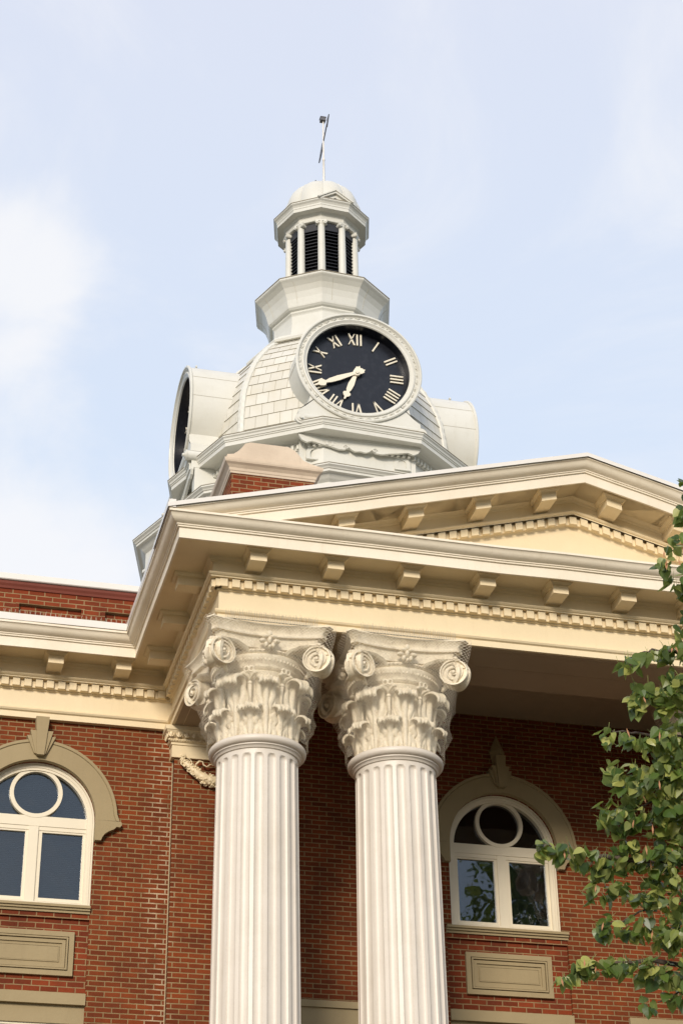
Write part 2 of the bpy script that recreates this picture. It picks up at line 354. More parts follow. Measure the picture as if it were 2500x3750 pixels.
# raking cornice of the pediment
def rake(mb, prof, dout=0.0, ddz=0.0, sub=9, x_in=None, jit=0.0, endmit=True):
    rows = []
    for side in (0, 1):
        for q in range(sub+1):
            t = q/sub; jz = random.uniform(-jit, jit) if 0 < q < sub else 0; r = []
            for o, z in prof:
                o2 = o+dout
                xe = -max(o, 0) if endmit else 0
                x = xe + (HX-xe)*t
                dzz = zc(x) - 0.61 + ddz + jz
                xx = x if side == 0 else RX - x
                r.append((xx, -o2, z+dzz))
            rows.append(r)
        if side == 0: left = rows; rows = []
    rows = left + rows[::-1][1:]
    mb.grid(rows); mb.cap(rows[0]); mb.cap(rows[-1])
f = MB(); rake(f, CORNICE[:17] + [(.70,.60),(-.0,.60),(0,.37)], -0.003, 0.0, 12, jit=0.005); f.build('raking_cornice', CORN, court, True, 28)
f = MB(); rake(f, BED[1:-1]+[(-.02,.366),(-.02,.1)], -0.002); f.build('raking_bed_moulding', CREAM, court)
f = MB(); rake(f, [(.74,.622),(.781,.622),(.781,.640),(.74,.640)]); f.build('rake_drip_edge', STAIN0, court)
f = MB(); rake(f, [(.0,-.08),(.012,-.03),(.03,-.012),(.03,.098),(-.02,.098),(-.02,-.08)], -0.002, 0.0, endmit=False); f.build('raking_fillet', CREAM, court)
f = MB()
rr = [[(x, -0.0, 0.55) for x in ()]]
f.prism([(0.0, .5), (RX, .5), (RX, zc(0)-.61-.05), (HX, zc(HX)-.61-.05), (0, zc(0)-.61-.05)] if False else [(0.3,.62),(RX-.3,.62),(HX, zc(HX)-.61+.05)], -0.001, 0.25); f.build('tympanum', CREAM, court)
f = MB(); dentils(f, (HX,-.002,0), NY, TX, [.155*k for k in range(-28, 29)], lambda s_: zc(HX+s_)-.61-(.012 if abs(s_) < .06 else 0)); f.build('dentil_course', CREAM, court)
for k in range(5):
    for sgn in (-1, 1):
        x = HX + sgn*(0.46+0.925*k)
        bracket((x, 0, 0), NY, TX, -sgn*SLOPE, zc(x)-.61-.003)
# metal coping on the rakes
f = MB()
for sgn in (0, 1):
    rows = []
    for q in range(15):
        x = -0.80 + (HX+0.80)*q/14; j = random.uniform(-.002, .002) if 0 < q < 14 else 0
        z = zc(x)+j; xx = x if sgn == 0 else RX-x
        rows.append([(xx,-.80,z+.002),(xx,-.80,z+.062),(xx,-.76,z+.072),(xx,.3,z+.072),(xx,.3,z+.002)])
    f.grid(rows); f.cap(rows[0]); f.cap(rows[-1])
f.build('rake_coping', METAL, court)
f = MB(); f.add([(-.7,.25,zc(-.7)-.02),(HX,.25,zc(HX)-.02),(HX,12,zc(HX)-.02),(-.7,12,zc(-.7)-.02),(RX+.7,.25,zc(-.7)-.02),(RX+.7,12,zc(-.7)-.02)], [(0,1,2,3),(1,4,5,2)])
f.build('portico_roof', SLATE, court)
for xa_, xb_ in ((-14, -.72), (RX+.72, RX+14)): f = MB(); f.box(xa_, xb_, DW-.72, WY+.04, .67, .735); f.build('gutter_ledge', SLATE, court)

# portico beams and ceiling
f = MB()
ZB = -.450
def beam(mb, x0, x1, y0, y1):
    mb.box(x0, x1, y0, y1, ZB+.006, .26)
beam(f, 0.03, RX-.03, .022, 1.125)
# soffit board with panel joints
for (a, b_) in ((.022, .098), (.104, .555), (.561, 1.125)):
    f.box(.022, RX-.022, a, b_, ZB, ZB+.012)
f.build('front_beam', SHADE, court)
for (xa, xb) in ((.022, 1.13), (RX-1.13, RX-.022)):
    f = MB(); beam(f, xa+.004, xb, 1.127, 3.42)
    for (a, b_) in ((xa, xa+.11), (xa+.117, xa+.55), (xa+.557, xb)): f.box(a, b_, 1.128, 3.42, ZB, ZB+.012)
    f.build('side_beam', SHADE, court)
f = MB(); f.box(1.12, RX-1.12, 1.12, 3.6, .25, .33)
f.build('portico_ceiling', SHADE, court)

# walls -----------------------------------------------------------------
WIN = [(-1.775, .80, .80), (HX+.005, .80, .875)]
SPR = -1.85; SILL = -3.03
wb = MB()
def wall_arch(mb, x0, x1, ztop, zbot, y, th, ops, dz=0.0):
    SPR = -1.85+dz; SILL = -3.03+dz
    """front sheet with arched openings plus reveals"""
    xs = x0
    for (c, r, rl) in ops:
        n = 18; pts = [(c-r*math.cos(PI*i/n), SPR+r*math.sin(PI*i/n)) for i in range(n+1)]
        mb.add([(xs,y,zbot),(c-rl,y,zbot),(c-rl,y,SILL),(xs,y,SILL)], [(0,1,2,3)])
        mb.add([(xs,y,SILL),(c-r,y,SILL),(c-r,y,SPR),(c-r,y,ztop),(xs,y,ztop)], [(0,1,2,3,4)])
        for i in range(n):
            a, b_ = pts[i], pts[i+1]
            mb.add([(a[0],y,a[1]),(b_[0],y,b_[1]),(b_[0],y,ztop),(a[0],y,ztop)], [(0,1,2,3)])
            mb.add([(a[0],y,a[1]),(b_[0],y,b_[1]),(b_[0],y+th,b_[1]),(a[0],y+th,a[1])], [(0,1,2,3)])
        for sx in (-1, 1):
            mb.add([(c+sx*r,y,SILL),(c+sx*r,y,SPR),(c+sx*r,y+th,SPR),(c+sx*r,y+th,SILL)], [(0,1,2,3)])
            mb.add([(c+sx*rl,y,zbot),(c+sx*rl,y,SILL),(c+sx*rl,y+th,SILL),(c+sx*rl,y+th,zbot)], [(0,1,2,3)])
        # right part is started from the next span
        mb.add([(c+r,y,SPR),(c+r,y,ztop),(c+r+.3,y,ztop),(c+r+.3,y,SPR)], [(0,1,2,3)])
        mb.add([(c+r,y,SILL),(c+r,y,SPR),(c+r+.3,y,SPR),(c+r+.3,y,SILL)], [(0,1,2,3)])
        mb.add([(c+rl,y,zbot),(c+rl,y,SILL),(c+r+.3,y,SILL),(c+r+.3,y,zbot)], [(0,1,2,3)])
        xs = c+r+.3
    mb.add([(xs,y,zbot),(x1,y,zbot),(x1,y,SILL),(x1,y,ztop),(xs,y,ztop),(xs,y,SILL)], [(0,1,2,3,4,5)])
wall_arch(wb, -14, .5, -.44, GZ, WY, .25, [(-1.775-3.9, .8, .8), (-1.775, .8, .80)])
wall_arch(wb, .5, RX-.5, .3, GZ, WY, .25, [(HX+.005, .8, .875)], .075)
wall_arch(wb, RX-.5, RX+14, -.44, GZ, WY, .25, [(RX+1.775, .8, .80)])
wb.box(-14, RX+14, WY+3, 26, GZ, .7)
wb.build('brick_wall', BR, court)
for (xa, xb) in ((.055, 1.22), (RX-1.22, RX-.055)):
    f = MB(); y0 = 3.385
    f.add([(xa,y0,GZ),(xb,y0,GZ),(xb,y0,-.88),(xa,y0,-.88)], [(0,1,2,3)])
    pil = f.build('pilaster', BR, court)
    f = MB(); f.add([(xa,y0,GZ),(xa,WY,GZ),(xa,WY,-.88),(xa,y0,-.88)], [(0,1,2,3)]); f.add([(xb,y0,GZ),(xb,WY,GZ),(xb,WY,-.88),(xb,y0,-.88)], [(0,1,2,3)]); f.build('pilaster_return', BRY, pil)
    # antae capital: block, bead and egg band, top fascia
    f = MB()
    f.box(xa-.045, xb+.045, y0-.045, WY, -.88, -.70); f.box(xa-.06, xb+.06, y0-.06, WY, -.70, -.665)
    pth = [(xa, WY), (xa, y0), (xb, y0), (xb, WY)]
    sweep(f, pth, [(0,-.665),(.07,-.665),(.085,-.655),(.09,-.64),(.08,-.62),(.065,-.615),(.075,-.59),(.10,-.56),(.13,-.535),(.14,-.515),(.15,-.512),(.155,-.452),(0,-.452)], 9)
    k = int((xb-xa+.2)/.108)
    for i in range(k+1):
        cx_ = xa-.07+i*(xb-xa+.14)/k
        f.ell((cx_, y0-.112, -.563), (.024, .020, .042))
        for sx in (-1, 1):
            f.tube([(cx_+sx*.036*math.cos(a), y0-.105+.018*math.sin(a), -.555+.055*math.sin(a)) for a in [-PI*.45+PI*.75*q/6 for q in range(7)]], .009, 5)
        f.tube([(cx_+.054, y0-.10, -.60), (cx_+.054, y0-.128, -.525)], .006, 4)
    k2 = int((xb-xa)/.036)
    for i in range(k2+5):
        cx_ = xa-.09+i*.036*1.01
        if cx_ < xb+.09: f.ell((cx_, y0-.088, -.64), (.009 if i % 3 else .018, .016, .018), n=6, m_=4)
    for i in range(4):
        f.ell((xa-.11, y0+.02+i*.07-.06, -.563), (.02, .024, .042))
    f.build('pilaster_capital', CREAM, pil, True, 40)
# brick reveal mortar bead where wing meets pilaster
f = MB(); f.box(.043, .056, WY-.012, WY, GZ, -.88); f.build('mortar_joint', paint('pale_mortar', (.45,.36,.22), (.3,.22,.12), .9), court)

# carved swag beside the first column (pilaster centre x=.64)
def swag(cx):
    f = MB(); y = 3.34
    def S(t, dy=0): # half garland from top outer end to the middle
        x = .50 - .50*t; z = -.90 - .30*math.sin(min(1, t*1.05)*PI/2) ; return (x, z)
    for sg in (-1, 1):
        pts = []; rad = []
        for q in range(15):
            t = q/14; x, z = S(t); pts.append((cx+sg*x, y-.01, z)); rad.append(.022+.055*math.sin(min(1, .12+t)*PI/2)*(1+.12*math.sin(q*2.3)))
        f.tube(pts, rad, 8)
        for q in range(90):
            t = random.random(); x, z = S(t); a = random.uniform(PI*.9, PI*2.1); rr_ = .022+.058*math.sin(min(1, .12+t)*PI/2)
            f.ell((cx+sg*x+rr_*.9*math.cos(a)*.5, y-.01+rr_*math.sin(a)*.75-.005, z+rr_*math.cos(a)), (.02,.014,.016), n=5, m_=4)
        # flower knob, ribbon knots and tails
        for q in range(9):
            a = 2*PI*q/9; f.ell((cx+sg*.475+.028*math.cos(a), y-.035, -.875+.028*math.sin(a)), (.018,.02,.018), n=6, m_=4)
        f.ell((cx+sg*.475, y-.05, -.875), (.02,.02,.02), n=6, m_=4)
        def rib(pl, w=.022): f.tube([(cx+sg*a, y-.03-(.012 if i % 2 else 0), b_) for i, (a, b_) in enumerate(pl)], [(.008, w)]*len(pl), 6, flat=(0,1,0) and None)
        rib([(.47,-.93),(.50,-.99),(.455,-1.03),(.41,-.985),(.44,-.93),(.39,-.905),(.35,-.95),(.36,-1.0)], .016)
        rib([(.40,-1.0),(.395,-1.06),(.345,-1.07),(.36,-1.12),(.30,-1.155),(.25,-1.12),(.21,-1.13),(.18,-1.17),(.13,-1.18)], .014)
        rib([(.30,-.985),(.25,-.93),(.20,-.93),(.19,-.98),(.14,-1.0),(.10,-.965),(.05,-.955)], .014)
        f.ell((cx+sg*.06, y-.03, -.96), (.018,.018,.018)); f.ell((cx+sg*.13, y-.03, -1.185), (.018,.018,.018)); f.ell((cx+sg*.16, y-.03, -1.155), (.016,.016,.016))
    return f.build('festoon', CREAM, court, True)
swag(.638); swag(RX-.638)

BLIND = paint('grey_blind', (.20,.21,.20), (.12,.12,.12), .7)
# windows -----------------------------------------------------------------
def ring2(cx, cz, r0, r1, y0, y1, a0, a1, n, mb):
    rows = []
    for i in range(n+1):
        a = a0+(a1-a0)*i/n; c_, s_ = math.cos(a), math.sin(a)
        rows.append([(cx+r0*c_, y0, cz+r0*s_), (cx+r1*c_, y0, cz+r1*s_), (cx+r1*c_, y1, cz+r1*s_), (cx+r0*c_, y1, cz+r0*s_), (cx+r0*c_, y0, cz+r0*s_)])
    mb.grid(rows)
def window(c, rl, sillw, diamond, lbl):
    w = empty('window', (c, WY, SILL), parent=court); w['label'] = lbl
    y = WY
    f = MB()
    # stepped outer frame following the arch
    for (r0, r1, ya) in ((.70,.798,.055), (.735,.772,.045), (.775,.798,.035)):
        ring2(c, SPR, r0, r1, y+ya, y+.20, 0, PI, 28, f)
        for sx in (-1, 1): f.box(min(c+sx*r0, c+sx*r1), max(c+sx*r0, c+sx*r1), y+ya, y+.20, SILL+.01, SPR)
    f.box(c-.70, c+.70, y+.062, y+.2, SILL+.012, SILL+.055)
    f.box(c-.70, c+.70, y+.075, y+.2, -2.00+.065, SPR+.055)      # transom bar
    f.box(c-.70, c+.70, y+.085, y+.2, -2.00+.01, -2.00+.065)
    f.box(c-.065, c+.065, y+.07, y+.2, SILL+.05, -1.94)            # mullion
    ring2(c, -1.465, .30, .355, y+.07, y+.18, 0, 2*PI, 40, f)
    f.build('frame', WINW, w)
    for sx in (-1, 1):
        f = MB(); xa, xb = (c+.065, c+.70) if sx > 0 else (c-.70, c-.065)
        zt, zb = -1.985, SILL+.055
        for (x0, x1, z0, z1) in ((xa, xa+.055, zb+.06, zt-.03), (xb-.04, xb, zb+.06, zt-.03), (xa, xb, zt-.03, zt), (xa, xb, zb, zb+.06)): f.box(x0, x1, y+.095, y+.16, z0, z1)
        f.box(xa+.012, xb-.012, y+.09, y+.1, zb+.012, zb+.018)
        f.build('sash', WINW, w)
        f = MB(); f.box(xa+.05, xb-.035, y+.125, y+.13, zb+.05, zt-.02); f.build('pane', GLASS, w)
    f = MB(); n = 24
    f.prism([(c+.71*math.cos(PI*i/n), SPR+.04+.70*math.sin(PI*i/n)) for i in range(n+1)], y+.128, y+.134); f.build('fanlight_pane', GLASS, w)
    f = MB(); f.box(c-.79, c+.79, y+.30, y+.32, SILL, SPR+.8)  # black sheet standing in for the unlit room behind the glass
    f.build('dark_room_sheet', BLACK, w)
    if not diamond:
        f = MB(); rows = []
        for q in range(70):
            z = SILL+.03+q*.0262
            xw = .69 if z < SPR else math.sqrt(max(.01, .69**2-(z-SPR)**2))
            rows += [[(c-xw, y+.215, z), (c+xw, y+.215, z)], [(c-xw, y+.235, z+.024), (c+xw, y+.235, z+.024)]]
        f.grid(rows); f.build('blind', BLIND, w)
    # tan hood with eared feet and raised outer fillet
    f = MB(); n = 36; y0 = y-.085
    def hood(r_in, ro, yy):
        out_ = []
        for i in range(n+1):
            a = math.radians(-4)+ (PI+math.radians(8))*i/n
            out_.append((c+ro*math.cos(a), SPR+ro*math.sin(a)))
        foot = [(1.12,-1.90),(1.15,-1.86),(1.145,-1.82),(1.12,-1.80)]
        right = [(.80,-2.13),(.885,-2.13),(.90,-2.085),(.93,-2.035),(.985,-1.995),(1.055,-1.96),(1.085,-1.925)]+([(1.13,-1.93),(1.155,-1.90),(1.15,-1.86),(1.12,-1.845)])
        R_ = [(c+a, b_) for a, b_ in right]; L_ = [(2*c-x, z) for x, z in R_][::-1]
        mid = [(c+ro*math.cos(PI*i/n), SPR+ro*math.sin(PI*i/n)) for i in range(1, n)]
        outer = R_+mid+L_
        inner = [(c+r_in*math.cos(PI*i/n), SPR+r_in*math.sin(PI*i/n)) for i in range(n+1)]
        return outer, inner
    outer, inner = hood(.80, 1.09, y0)
    nR = 11; nM = n-1
    # front faces: arch band quads
    def F(p, yy): return (p[0], yy, p[1])
    arcO = [outer[nR-1]] + outer[nR:nR+nM] + [outer[nR+nM]]
    rows = []
    for i in range(n+1):
        ai, ao = inner[i], arcO[i]
        mid1 = (ai[0]+(ao[0]-ai[0])*.83, ai[1]+(ao[1]-ai[1])*.83)
        rows.append([F(ai, y+.06), F(ai, y0), F(mid1, y0), F(mid1, y0+.012), F((ai[0]+(ao[0]-ai[0])*.87, ai[1]+(ao[1]-ai[1])*.87), y0-.008), F(ao, y0-.008), F(ao, y+.01)])
    f.grid(rows)
    for sx in (1, -1):
        foot = [(.80,-2.13),(.885,-2.13),(.90,-2.085),(.93,-2.035),(.985,-1.995),(1.055,-1.96),(1.085,-1.925),(1.13,-1.93),(1.155,-1.90),(1.15,-1.86),(1.12,-1.845),(1.09,-1.85),(.80,-1.85)]
        f.prism([(c+sx*a, b_) for a, b_ in foot], y0-.0, y+.06)
    f.build('arch_hood', TAN, w)
    f = MB()
    kt, kb = (-.452, -1.02) if not diamond else (-.66, -1.00)
    def key(h, wt, wb_, dy, zt, zb_):
        f.prism([(c-wt, zt), (c+wt, zt), (c+wb_, zb_), (c-wb_, zb_)], y-dy, y+.02)
    if not diamond:
        key(0, .092, .048, .17, kt, kb+.01); key(0, .155, .066, .145, kt-.20, kb+.03); key(0, .195, .085, .12, kt-.27, kb+.045)
    else:
        key(0, .075, .048, .17, -.50, kb+.01); key(0, .135, .066, .145, -.66, kb+.03); key(0, .175, .085, .12, -.72, kb+.045)
        f.add([(c,y-.02,-.13),(c-.115,y-.02,-.40),(c+.115,y-.02,-.40),(c-.075,y-.02,-.62),(c+.075,y-.02,-.62),(c,y-.17,-.40),(c,y-.17,-.62)],
              [(0,1,5),(0,5,2),(1,3,6,5),(2,5,6,4),(3,4,6)])
    f.build('keystone', TAN, w)
    f = MB(); f.box(c-sillw, c+sillw, y-.06, y+.2, SILL-.035, SILL); f.box(c-sillw, c+sillw, y-.035, y+.2, SILL-.065, SILL-.035); f.box(c-sillw, c+sillw, y-.01, y+.2, SILL-.10, SILL-.065)
    f.build('sill', TAN, w)
    # spandrel: recessed brick, corbel course, moulded panel, lintel and lower window head
    yb = y+.05
    f = MB(); f.box(c-rl, c+rl, yb, y+.25, -4.18, SILL-.17); f.box(c-rl, c+rl, yb-.035, y+.25, SILL-.17, SILL-.10); f.build('spandrel_brickwork', BRB, w)
    f = MB()
    def frame4(x0, x1, z0, z1, t, ya, yb_):
        for (a, b_, c0, d0) in ((x0, x1, z1-t, z1), (x0, x1, z0, z0+t), (x0, x0+t, z0+t, z1-t), (x1-t, x1, z0+t, z1-t)): f.box(a, b_, ya, yb_, c0, d0)
    f.box(c-.61, c+.61, yb-.02, yb+.01, -3.95, -3.385)
    frame4(c-.618, c+.618, -3.957, -3.378, .065, yb-.05, yb+.01); frame4(c-.54, c+.54, -3.88, -3.455, .02, yb-.062, yb+.01); frame4(c-.51, c+.51, -3.85, -3.485, .045, yb-.04, yb+.01); frame4(c-.435, c+.435, -3.775, -3.56, .012, yb-.032, yb+.01)
    f.box(c-.42, c+.42, yb-.028, yb, -3.76, -3.575)
    f.build('spandrel_panel', TAN, w)
    f = MB(); f.box(c-rl, c+rl, y-.03, y+.25, -4.33, -4.185); f.box(c-rl, c+rl, y+.035, y+.25, -4.56, -4.33); f.build('lintel', TAN, w)
    f = MB()
    for (t, ya) in ((.03,.06), (.06,.085), (.10,.11)):
        f.box(c-rl+.0, c+rl, y+ya, y+.25, -4.56-t, -4.56-t+.03)
        for sx in (-1, 1): a, b_ = c+sx*(rl-t+.03), c+sx*(rl-t); f.box(min(a, b_), max(a, b_), y+ya, y+.25, -7.2, -4.56-t+.03)
    f.box(c-.03, c+.03, y+.10, y+.2, -7.2, -4.6); f.build('lower_window_frame', WINW, w)
    f = MB(); f.box(c-rl+.05, c+rl-.05, y+.15, y+.16, -7.2, -4.6); f.build('lower_pane', GLASS, w)
    f = MB(); f.box(c-rl, c+rl, y+.03, y+.25, GZ, -7.2); f.build('lower_brickwork', BR, w)
    return w
window(-1.775, .80, .80, False, 'arched window on the open wing wall with a keystone reaching the frieze')
window(-1.775-3.9, .80, .80, False, 'arched window farther along the open wing wall')
window(HX+.005, .875, .885, True, 'arched window in the shade of the portico under a pointed keystone').location.z += .075
window(RX+1.775, .80, .80, False, 'arched window on the right wing wall')
# tan door heads low in the portico wall
for (xa, xb) in ((1.70, 3.10), (6.46, 7.86)):
    f = MB(); f.box(xa, xb, 3.44, WY+.001, -4.19, -4.10); f.box(xa+.03, xb-.03, 3.47, WY+.001, -4.55, -4.19); f.box(xa, xa+.09, 3.45, WY+.001, GZ, -4.19); f.box(xb-.09, xb, 3.45, WY+.001, GZ, -4.19)
    f.build('door_surround', TAN, court)
    f = MB(); f.box(xa+.09, xb-.09, 3.475, WY, GZ, -4.552); f.build('door', BLACK, court)

# parapet ------------------------------------------------------------------
def parapet(xa, xb, xo):
    f = MB(); y = WY
    f.box(xa, xb, y+.05, y+.4, .6, 1.60)
    f.build('parapet', BRB, court)
    f = MB(); x = xo
    xs = []
    while x > xa: xs.append(x); x -= 1.22
    x = xo+1.22
    while x < xb: xs.append(x); x += 1.22
    xs = sorted(xs)
    f.box(xa, xb, y, y+.049, 1.32, 1.60)
    prev = xa
    for x in xs:
        f.box(prev, x, y, y+.049, .6, 1.32)
        prev = x+.88
    f.box(prev, xb, y, y+.049, .6, 1.32)
    f.build('parapet_piers', BRB, court)
    f = MB()
    for x in xs: # raised brick hood line round each sunk panel
        f.box(x-.05, x+.93, y-.012, y, 1.32, 1.36); f.box(x-.05, x, y-.012, y, .9, 1.32); f.box(x+.88, x+.93, y-.012, y, .9, 1.32)
    f.build('parapet_panel_border', BRB, court)
    f = MB(); sweep(f, [(xa, y), (xb, y)], [(0,1.535),(.02,1.54),(.035,1.57),(.06,1.60),(.075,1.635),(0,1.635)], 2); f.build('parapet_moulding', DARKRED, court)
    f = MB(); sweep(f, [(xa, y), (xb, y)], [(-.5,1.64),(.10,1.64),(.11,1.65),(.11,1.735),(-.5,1.76)], .8, .002); f.build('parapet_coping', METAL, court)
parapet(-14, -.1, -2.21+0)
parapet(RX+.1, RX+14, RX+1.5)
f = MB(); f.box(-14, RX+14, 3.9, 26, .7, 1.2); f.build('main_roof', SLATE, court)

# brick roof pier with curved cap behind the pediment
f = MB(); f.box(.83, 2.12, 3.6, 3.62, 1.2, 3.98); pier = f.build('roof_pier', BRB, court)
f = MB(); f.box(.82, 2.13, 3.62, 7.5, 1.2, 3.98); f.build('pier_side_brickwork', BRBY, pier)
f = MB()
pth = [(.82, 7.5), (.82, 3.6), (2.12, 3.6), (2.12, 7.5)]
sweep(f, pth, [(-.1,3.97),(.015,3.97),(.02,4.0),(.03,4.01),(.04,4.05),(.075,4.09),(.11,4.115),(.12,4.14),(.125,4.175),(-.1,4.19)], .7, .002)
f.prism([(.73,4.18),(2.23,4.18),(2.22,4.21),(2.05,4.25),(1.93,4.30),(1.87,4.38),(1.80,4.46),(1.70,4.51),(1.10,4.51),(1.02,4.48),(.97,4.40),(.91,4.33),(.84,4.27),(.74,4.25)], 3.52, 3.80)
f.build('pier_cap', CAPSTONE, pier)

# columns -------------------------------------------------------------------
CY = .65; ZA = -.447
def column_master(cx):
    c0 = empty('column', (cx, CY, GZ), parent=court)
    # fluted shaft
    f = MB(); NF = 20; K = 14; ztop = -2.09
    zs = [-2.03, -2.075, -2.09]+[-2.09-.075*i/6 for i in range(1, 7)]+[-2.3, -2.6, -3.2, -3.9, -4.6, -5.5, -6.5, -8, -10, -11.9]
    rows = []
    for z in zs:
        t = (-z-2.0)/9.9; R = .503+.045*t+.008*math.sin(PI*min(1, t*1.2)); 
        if z > -2.08: R = R+.0
        row = []
        for j in range(NF*K):
            a = 2*PI*j/(NF*K); ph = ((j % K)/K - .5)*2      # -1..1 within a flute
            wl = .70; q = ph/wl; tt = 0
            ww = .056
            if z > ztop-ww: tt = (z-(ztop-ww))/ww
            dd = max(0, 1-q*q-tt*tt) if z <= ztop else 0
            r = R - .032*math.sqrt(dd)
            row.append((cx+r*math.sin(a), CY-r*math.cos(a), z))
        rows.append(row)
    f.grid(rows, True); f.build('shaft', WARMW, c0, True, 35)
    f = MB(); pr_ = [(.50,-2.035),(.522,-2.03),(.535,-2.0),(.55,-1.995),(.552,-1.975)]
    pr_ += [(.548+.056*math.cos(a), -1.925+.056*math.sin(a)*0.95) for a in [-PI*.45+PI*.95*q/10 for q in range(11)]]+[(.50,-1.868),(.40,-1.868)]
    f.lathe(pr_, cx, CY, 64); f.build('astragal', WARMW, c0, True, 50)
    f = MB(); f.lathe([(.74,-11.9),(.75,-12.0),(.72,-12.1),(.66,-12.15),(.66,-12.2),(.78,-12.3),(.80,-12.4),(.80,-12.45)], cx, CY, 48); f.box(cx-.85, cx+.85, CY-.85, CY+.85, GZ, -12.44); f.build('base', WARMW, c0, True, 40)
    # bell
    f = MB()
    bell = [(.445,-1.87),(.43,-1.7),(.43,-1.45),(.44,-1.25),(.465,-1.10),(.50,-1.02),(.505,-1.005),(.495,-.995),(.505,-.985),(.535,-.965),(.54,-.945),(.545,-.93),(.552,-.92),(.575,-.885),(.595,-.855),(.60,-.835),(.60,-.82),(.585,-.81),(.58,-.80),(.60,-.79),(.61,-.77),(.60,-.75),(.55,-.745),(.5,-.745)]
    f.lathe(bell, cx, CY, 56)
    for q in range(72):
        a = 2*PI*q/72; f.ell((cx+.61*math.sin(a), CY-.61*math.cos(a), -.772), (.018,.018,.016), n=5, m_=4)
        f.ell((cx+.58*math.sin(a+.04), CY-.58*math.cos(a+.04), -.875), (.014,.014,.026), n=5, m_=4)
    for q in range(48):
        a = 2*PI*q/48; f.ell((cx+.525*math.sin(a), CY-.525*math.cos(a), -.955), (.02,.02,.014), n=5, m_=4)
    f.build('bell', CAPW, c0, True, 45)
    # abacus with concave sides and cut corners
    def outline(s_, dz):
        pts = []
        for k in range(4):
            A = k*PI/2
            for q in range(13):
                t = -1+2*q/12; x = .675*t*s_; y = -(.635+.105*abs(t)**2.2)*s_
                pts.append((cx+x*math.cos(A)-y*math.sin(A), CY+x*math.sin(A)+y*math.cos(A), dz))
        return pts
    f = MB(); lv = [(.86,-.735),(.885,-.73),(.90,-.64),(.915,-.60),(.925,-.590),(.985,-.590),(.99,-.586),(.99,-.560),(.975,-.556),(.975,-.548),(.985,-.53),(1.01,-.50),(1.05,-.478),(1.075,-.466),(1.085,-.462),(1.085,-.449)]
    rows = [outline(s_, z) for s_, z in lv]; f.grid(rows, True); f.cap(rows[0]); f.cap(rows[-1])
    f.build('abacus', CAPW, c0, True, 38)
    # central flower on each side
    fl = None
    for k in range(4):
        f = MB(); A = k*PI/2
        def TF(x, y, z): return (cx+x*math.cos(A)-y*math.sin(A), CY+x*math.sin(A)+y*math.cos(A), z)
        for (dx, dz, r1, r2) in ((0,.0,.03,.05),(0,.085,.04,.045),(-.05,.05,.05,.025),(.05,.05,.05,.025),(-.085,-.01,.05,.028),(.085,-.01,.05,.028),(-.045,-.065,.028,.04),(.045,-.065,.028,.04),(0,-.09,.02,.03)):
            f.ell((dx, -.655-.02*math.cos(dx*8), -.665+dz), (r1, .045, r2), TF)
        f.build('fleuron', CAPW, c0, True)
    # corner scrolls
    for k in range(4):
        for sx in (-1, 1):
            f = MB(); A = k*PI/2; tw = -sx*math.radians(24)
            ctr = Vector((sx*.60, -.69, -.885))
            def TS(u, d, v):   # u right in the scroll plane, d outward, v up
                x = ctr.x+u*math.cos(tw)-(-d)*math.sin(tw); y = ctr.y+u*math.sin(tw)+(-d)*math.cos(tw); z = ctr.z+v
                return (cx+x*math.cos(A)-y*math.sin(A), CY+x*math.sin(A)+y*math.cos(A), z)
            rim = [(.166*math.cos(2*PI*q/28), .166*math.sin(2*PI*q/28)) for q in range(28)]
            rows = [[(u*s_, d, v*s_) for u, v in rim] for s_, d in ((.75,-.15),(1.02,-.13),(.88,-.06),(1.04,.015),(1.08,.04),(1.06,.052),(.97,.052),(.95,.018),(.5,.018),(.3,.022),(.01,.024))]
            f.grid(rows, True, TS)
            sp_ = []; rd = []
            for q in range(56):
                t = q/55; a = sx*(-PI*.5 - 2*PI*2.4*t) + (PI/2 if sx > 0 else PI/2)
                r_ = .152*(1-t)+.022; sp_.append((r_*math.cos(a), .026+.02*t, r_*math.sin(a))); rd.append(.0145*(1-.25*t))
            f.tube(sp_, rd, 6, TS)
            f.ell((0, .045, 0), (.03, .03, .03), TS)
            # stem that rises from beside the flower and rolls over into the scroll
            st = [(-sx*.52,-.06,.03),(-sx*.44,-.03,.09),(-sx*.33,0,.145),(-sx*.20,.0,.175),(-sx*.08,-.01,.172),(sx*.04,-.02,.155),(sx*.12,-.03,.115),(sx*.155,-.04,.04)]
            f.tube(st, [(.03,.022),(.045,.03),(.06,.03),(.07,.028),(.075,.025),(.075,.025),(.07,.024),(.06,.02)], 8, TS)
            for off in (-.028, .028):
                f.tube([(a, d+off+.005, b_+.022) for a, d, b_ in st[:-1]], .009, 5, TS)
            f.build('volute', CAPW, c0, True, 50)
    # small leaf behind each corner
    for k in range(4):
        a = PI/4+k*PI/2; f = MB()
        f.tube([(cx+r_*math.sin(a), CY-r_*math.cos(a), z) for r_, z in ((.70,-1.06),(.74,-1.03),(.78,-.98),(.84,-.90),(.92,-.78),(.95,-.70))], [.02,.03,.035,.04,.04,.03], 8)
        for q in range(4): f.ell((cx+(.95+.01*q)*math.sin(a+.05*(q-1.5)), CY-(.95+.01*q)*math.cos(a+.05*(q-1.5)), -.69-.015*q), (.035,.035,.03))
        f.build('corner_stem', CAPW, c0, True)
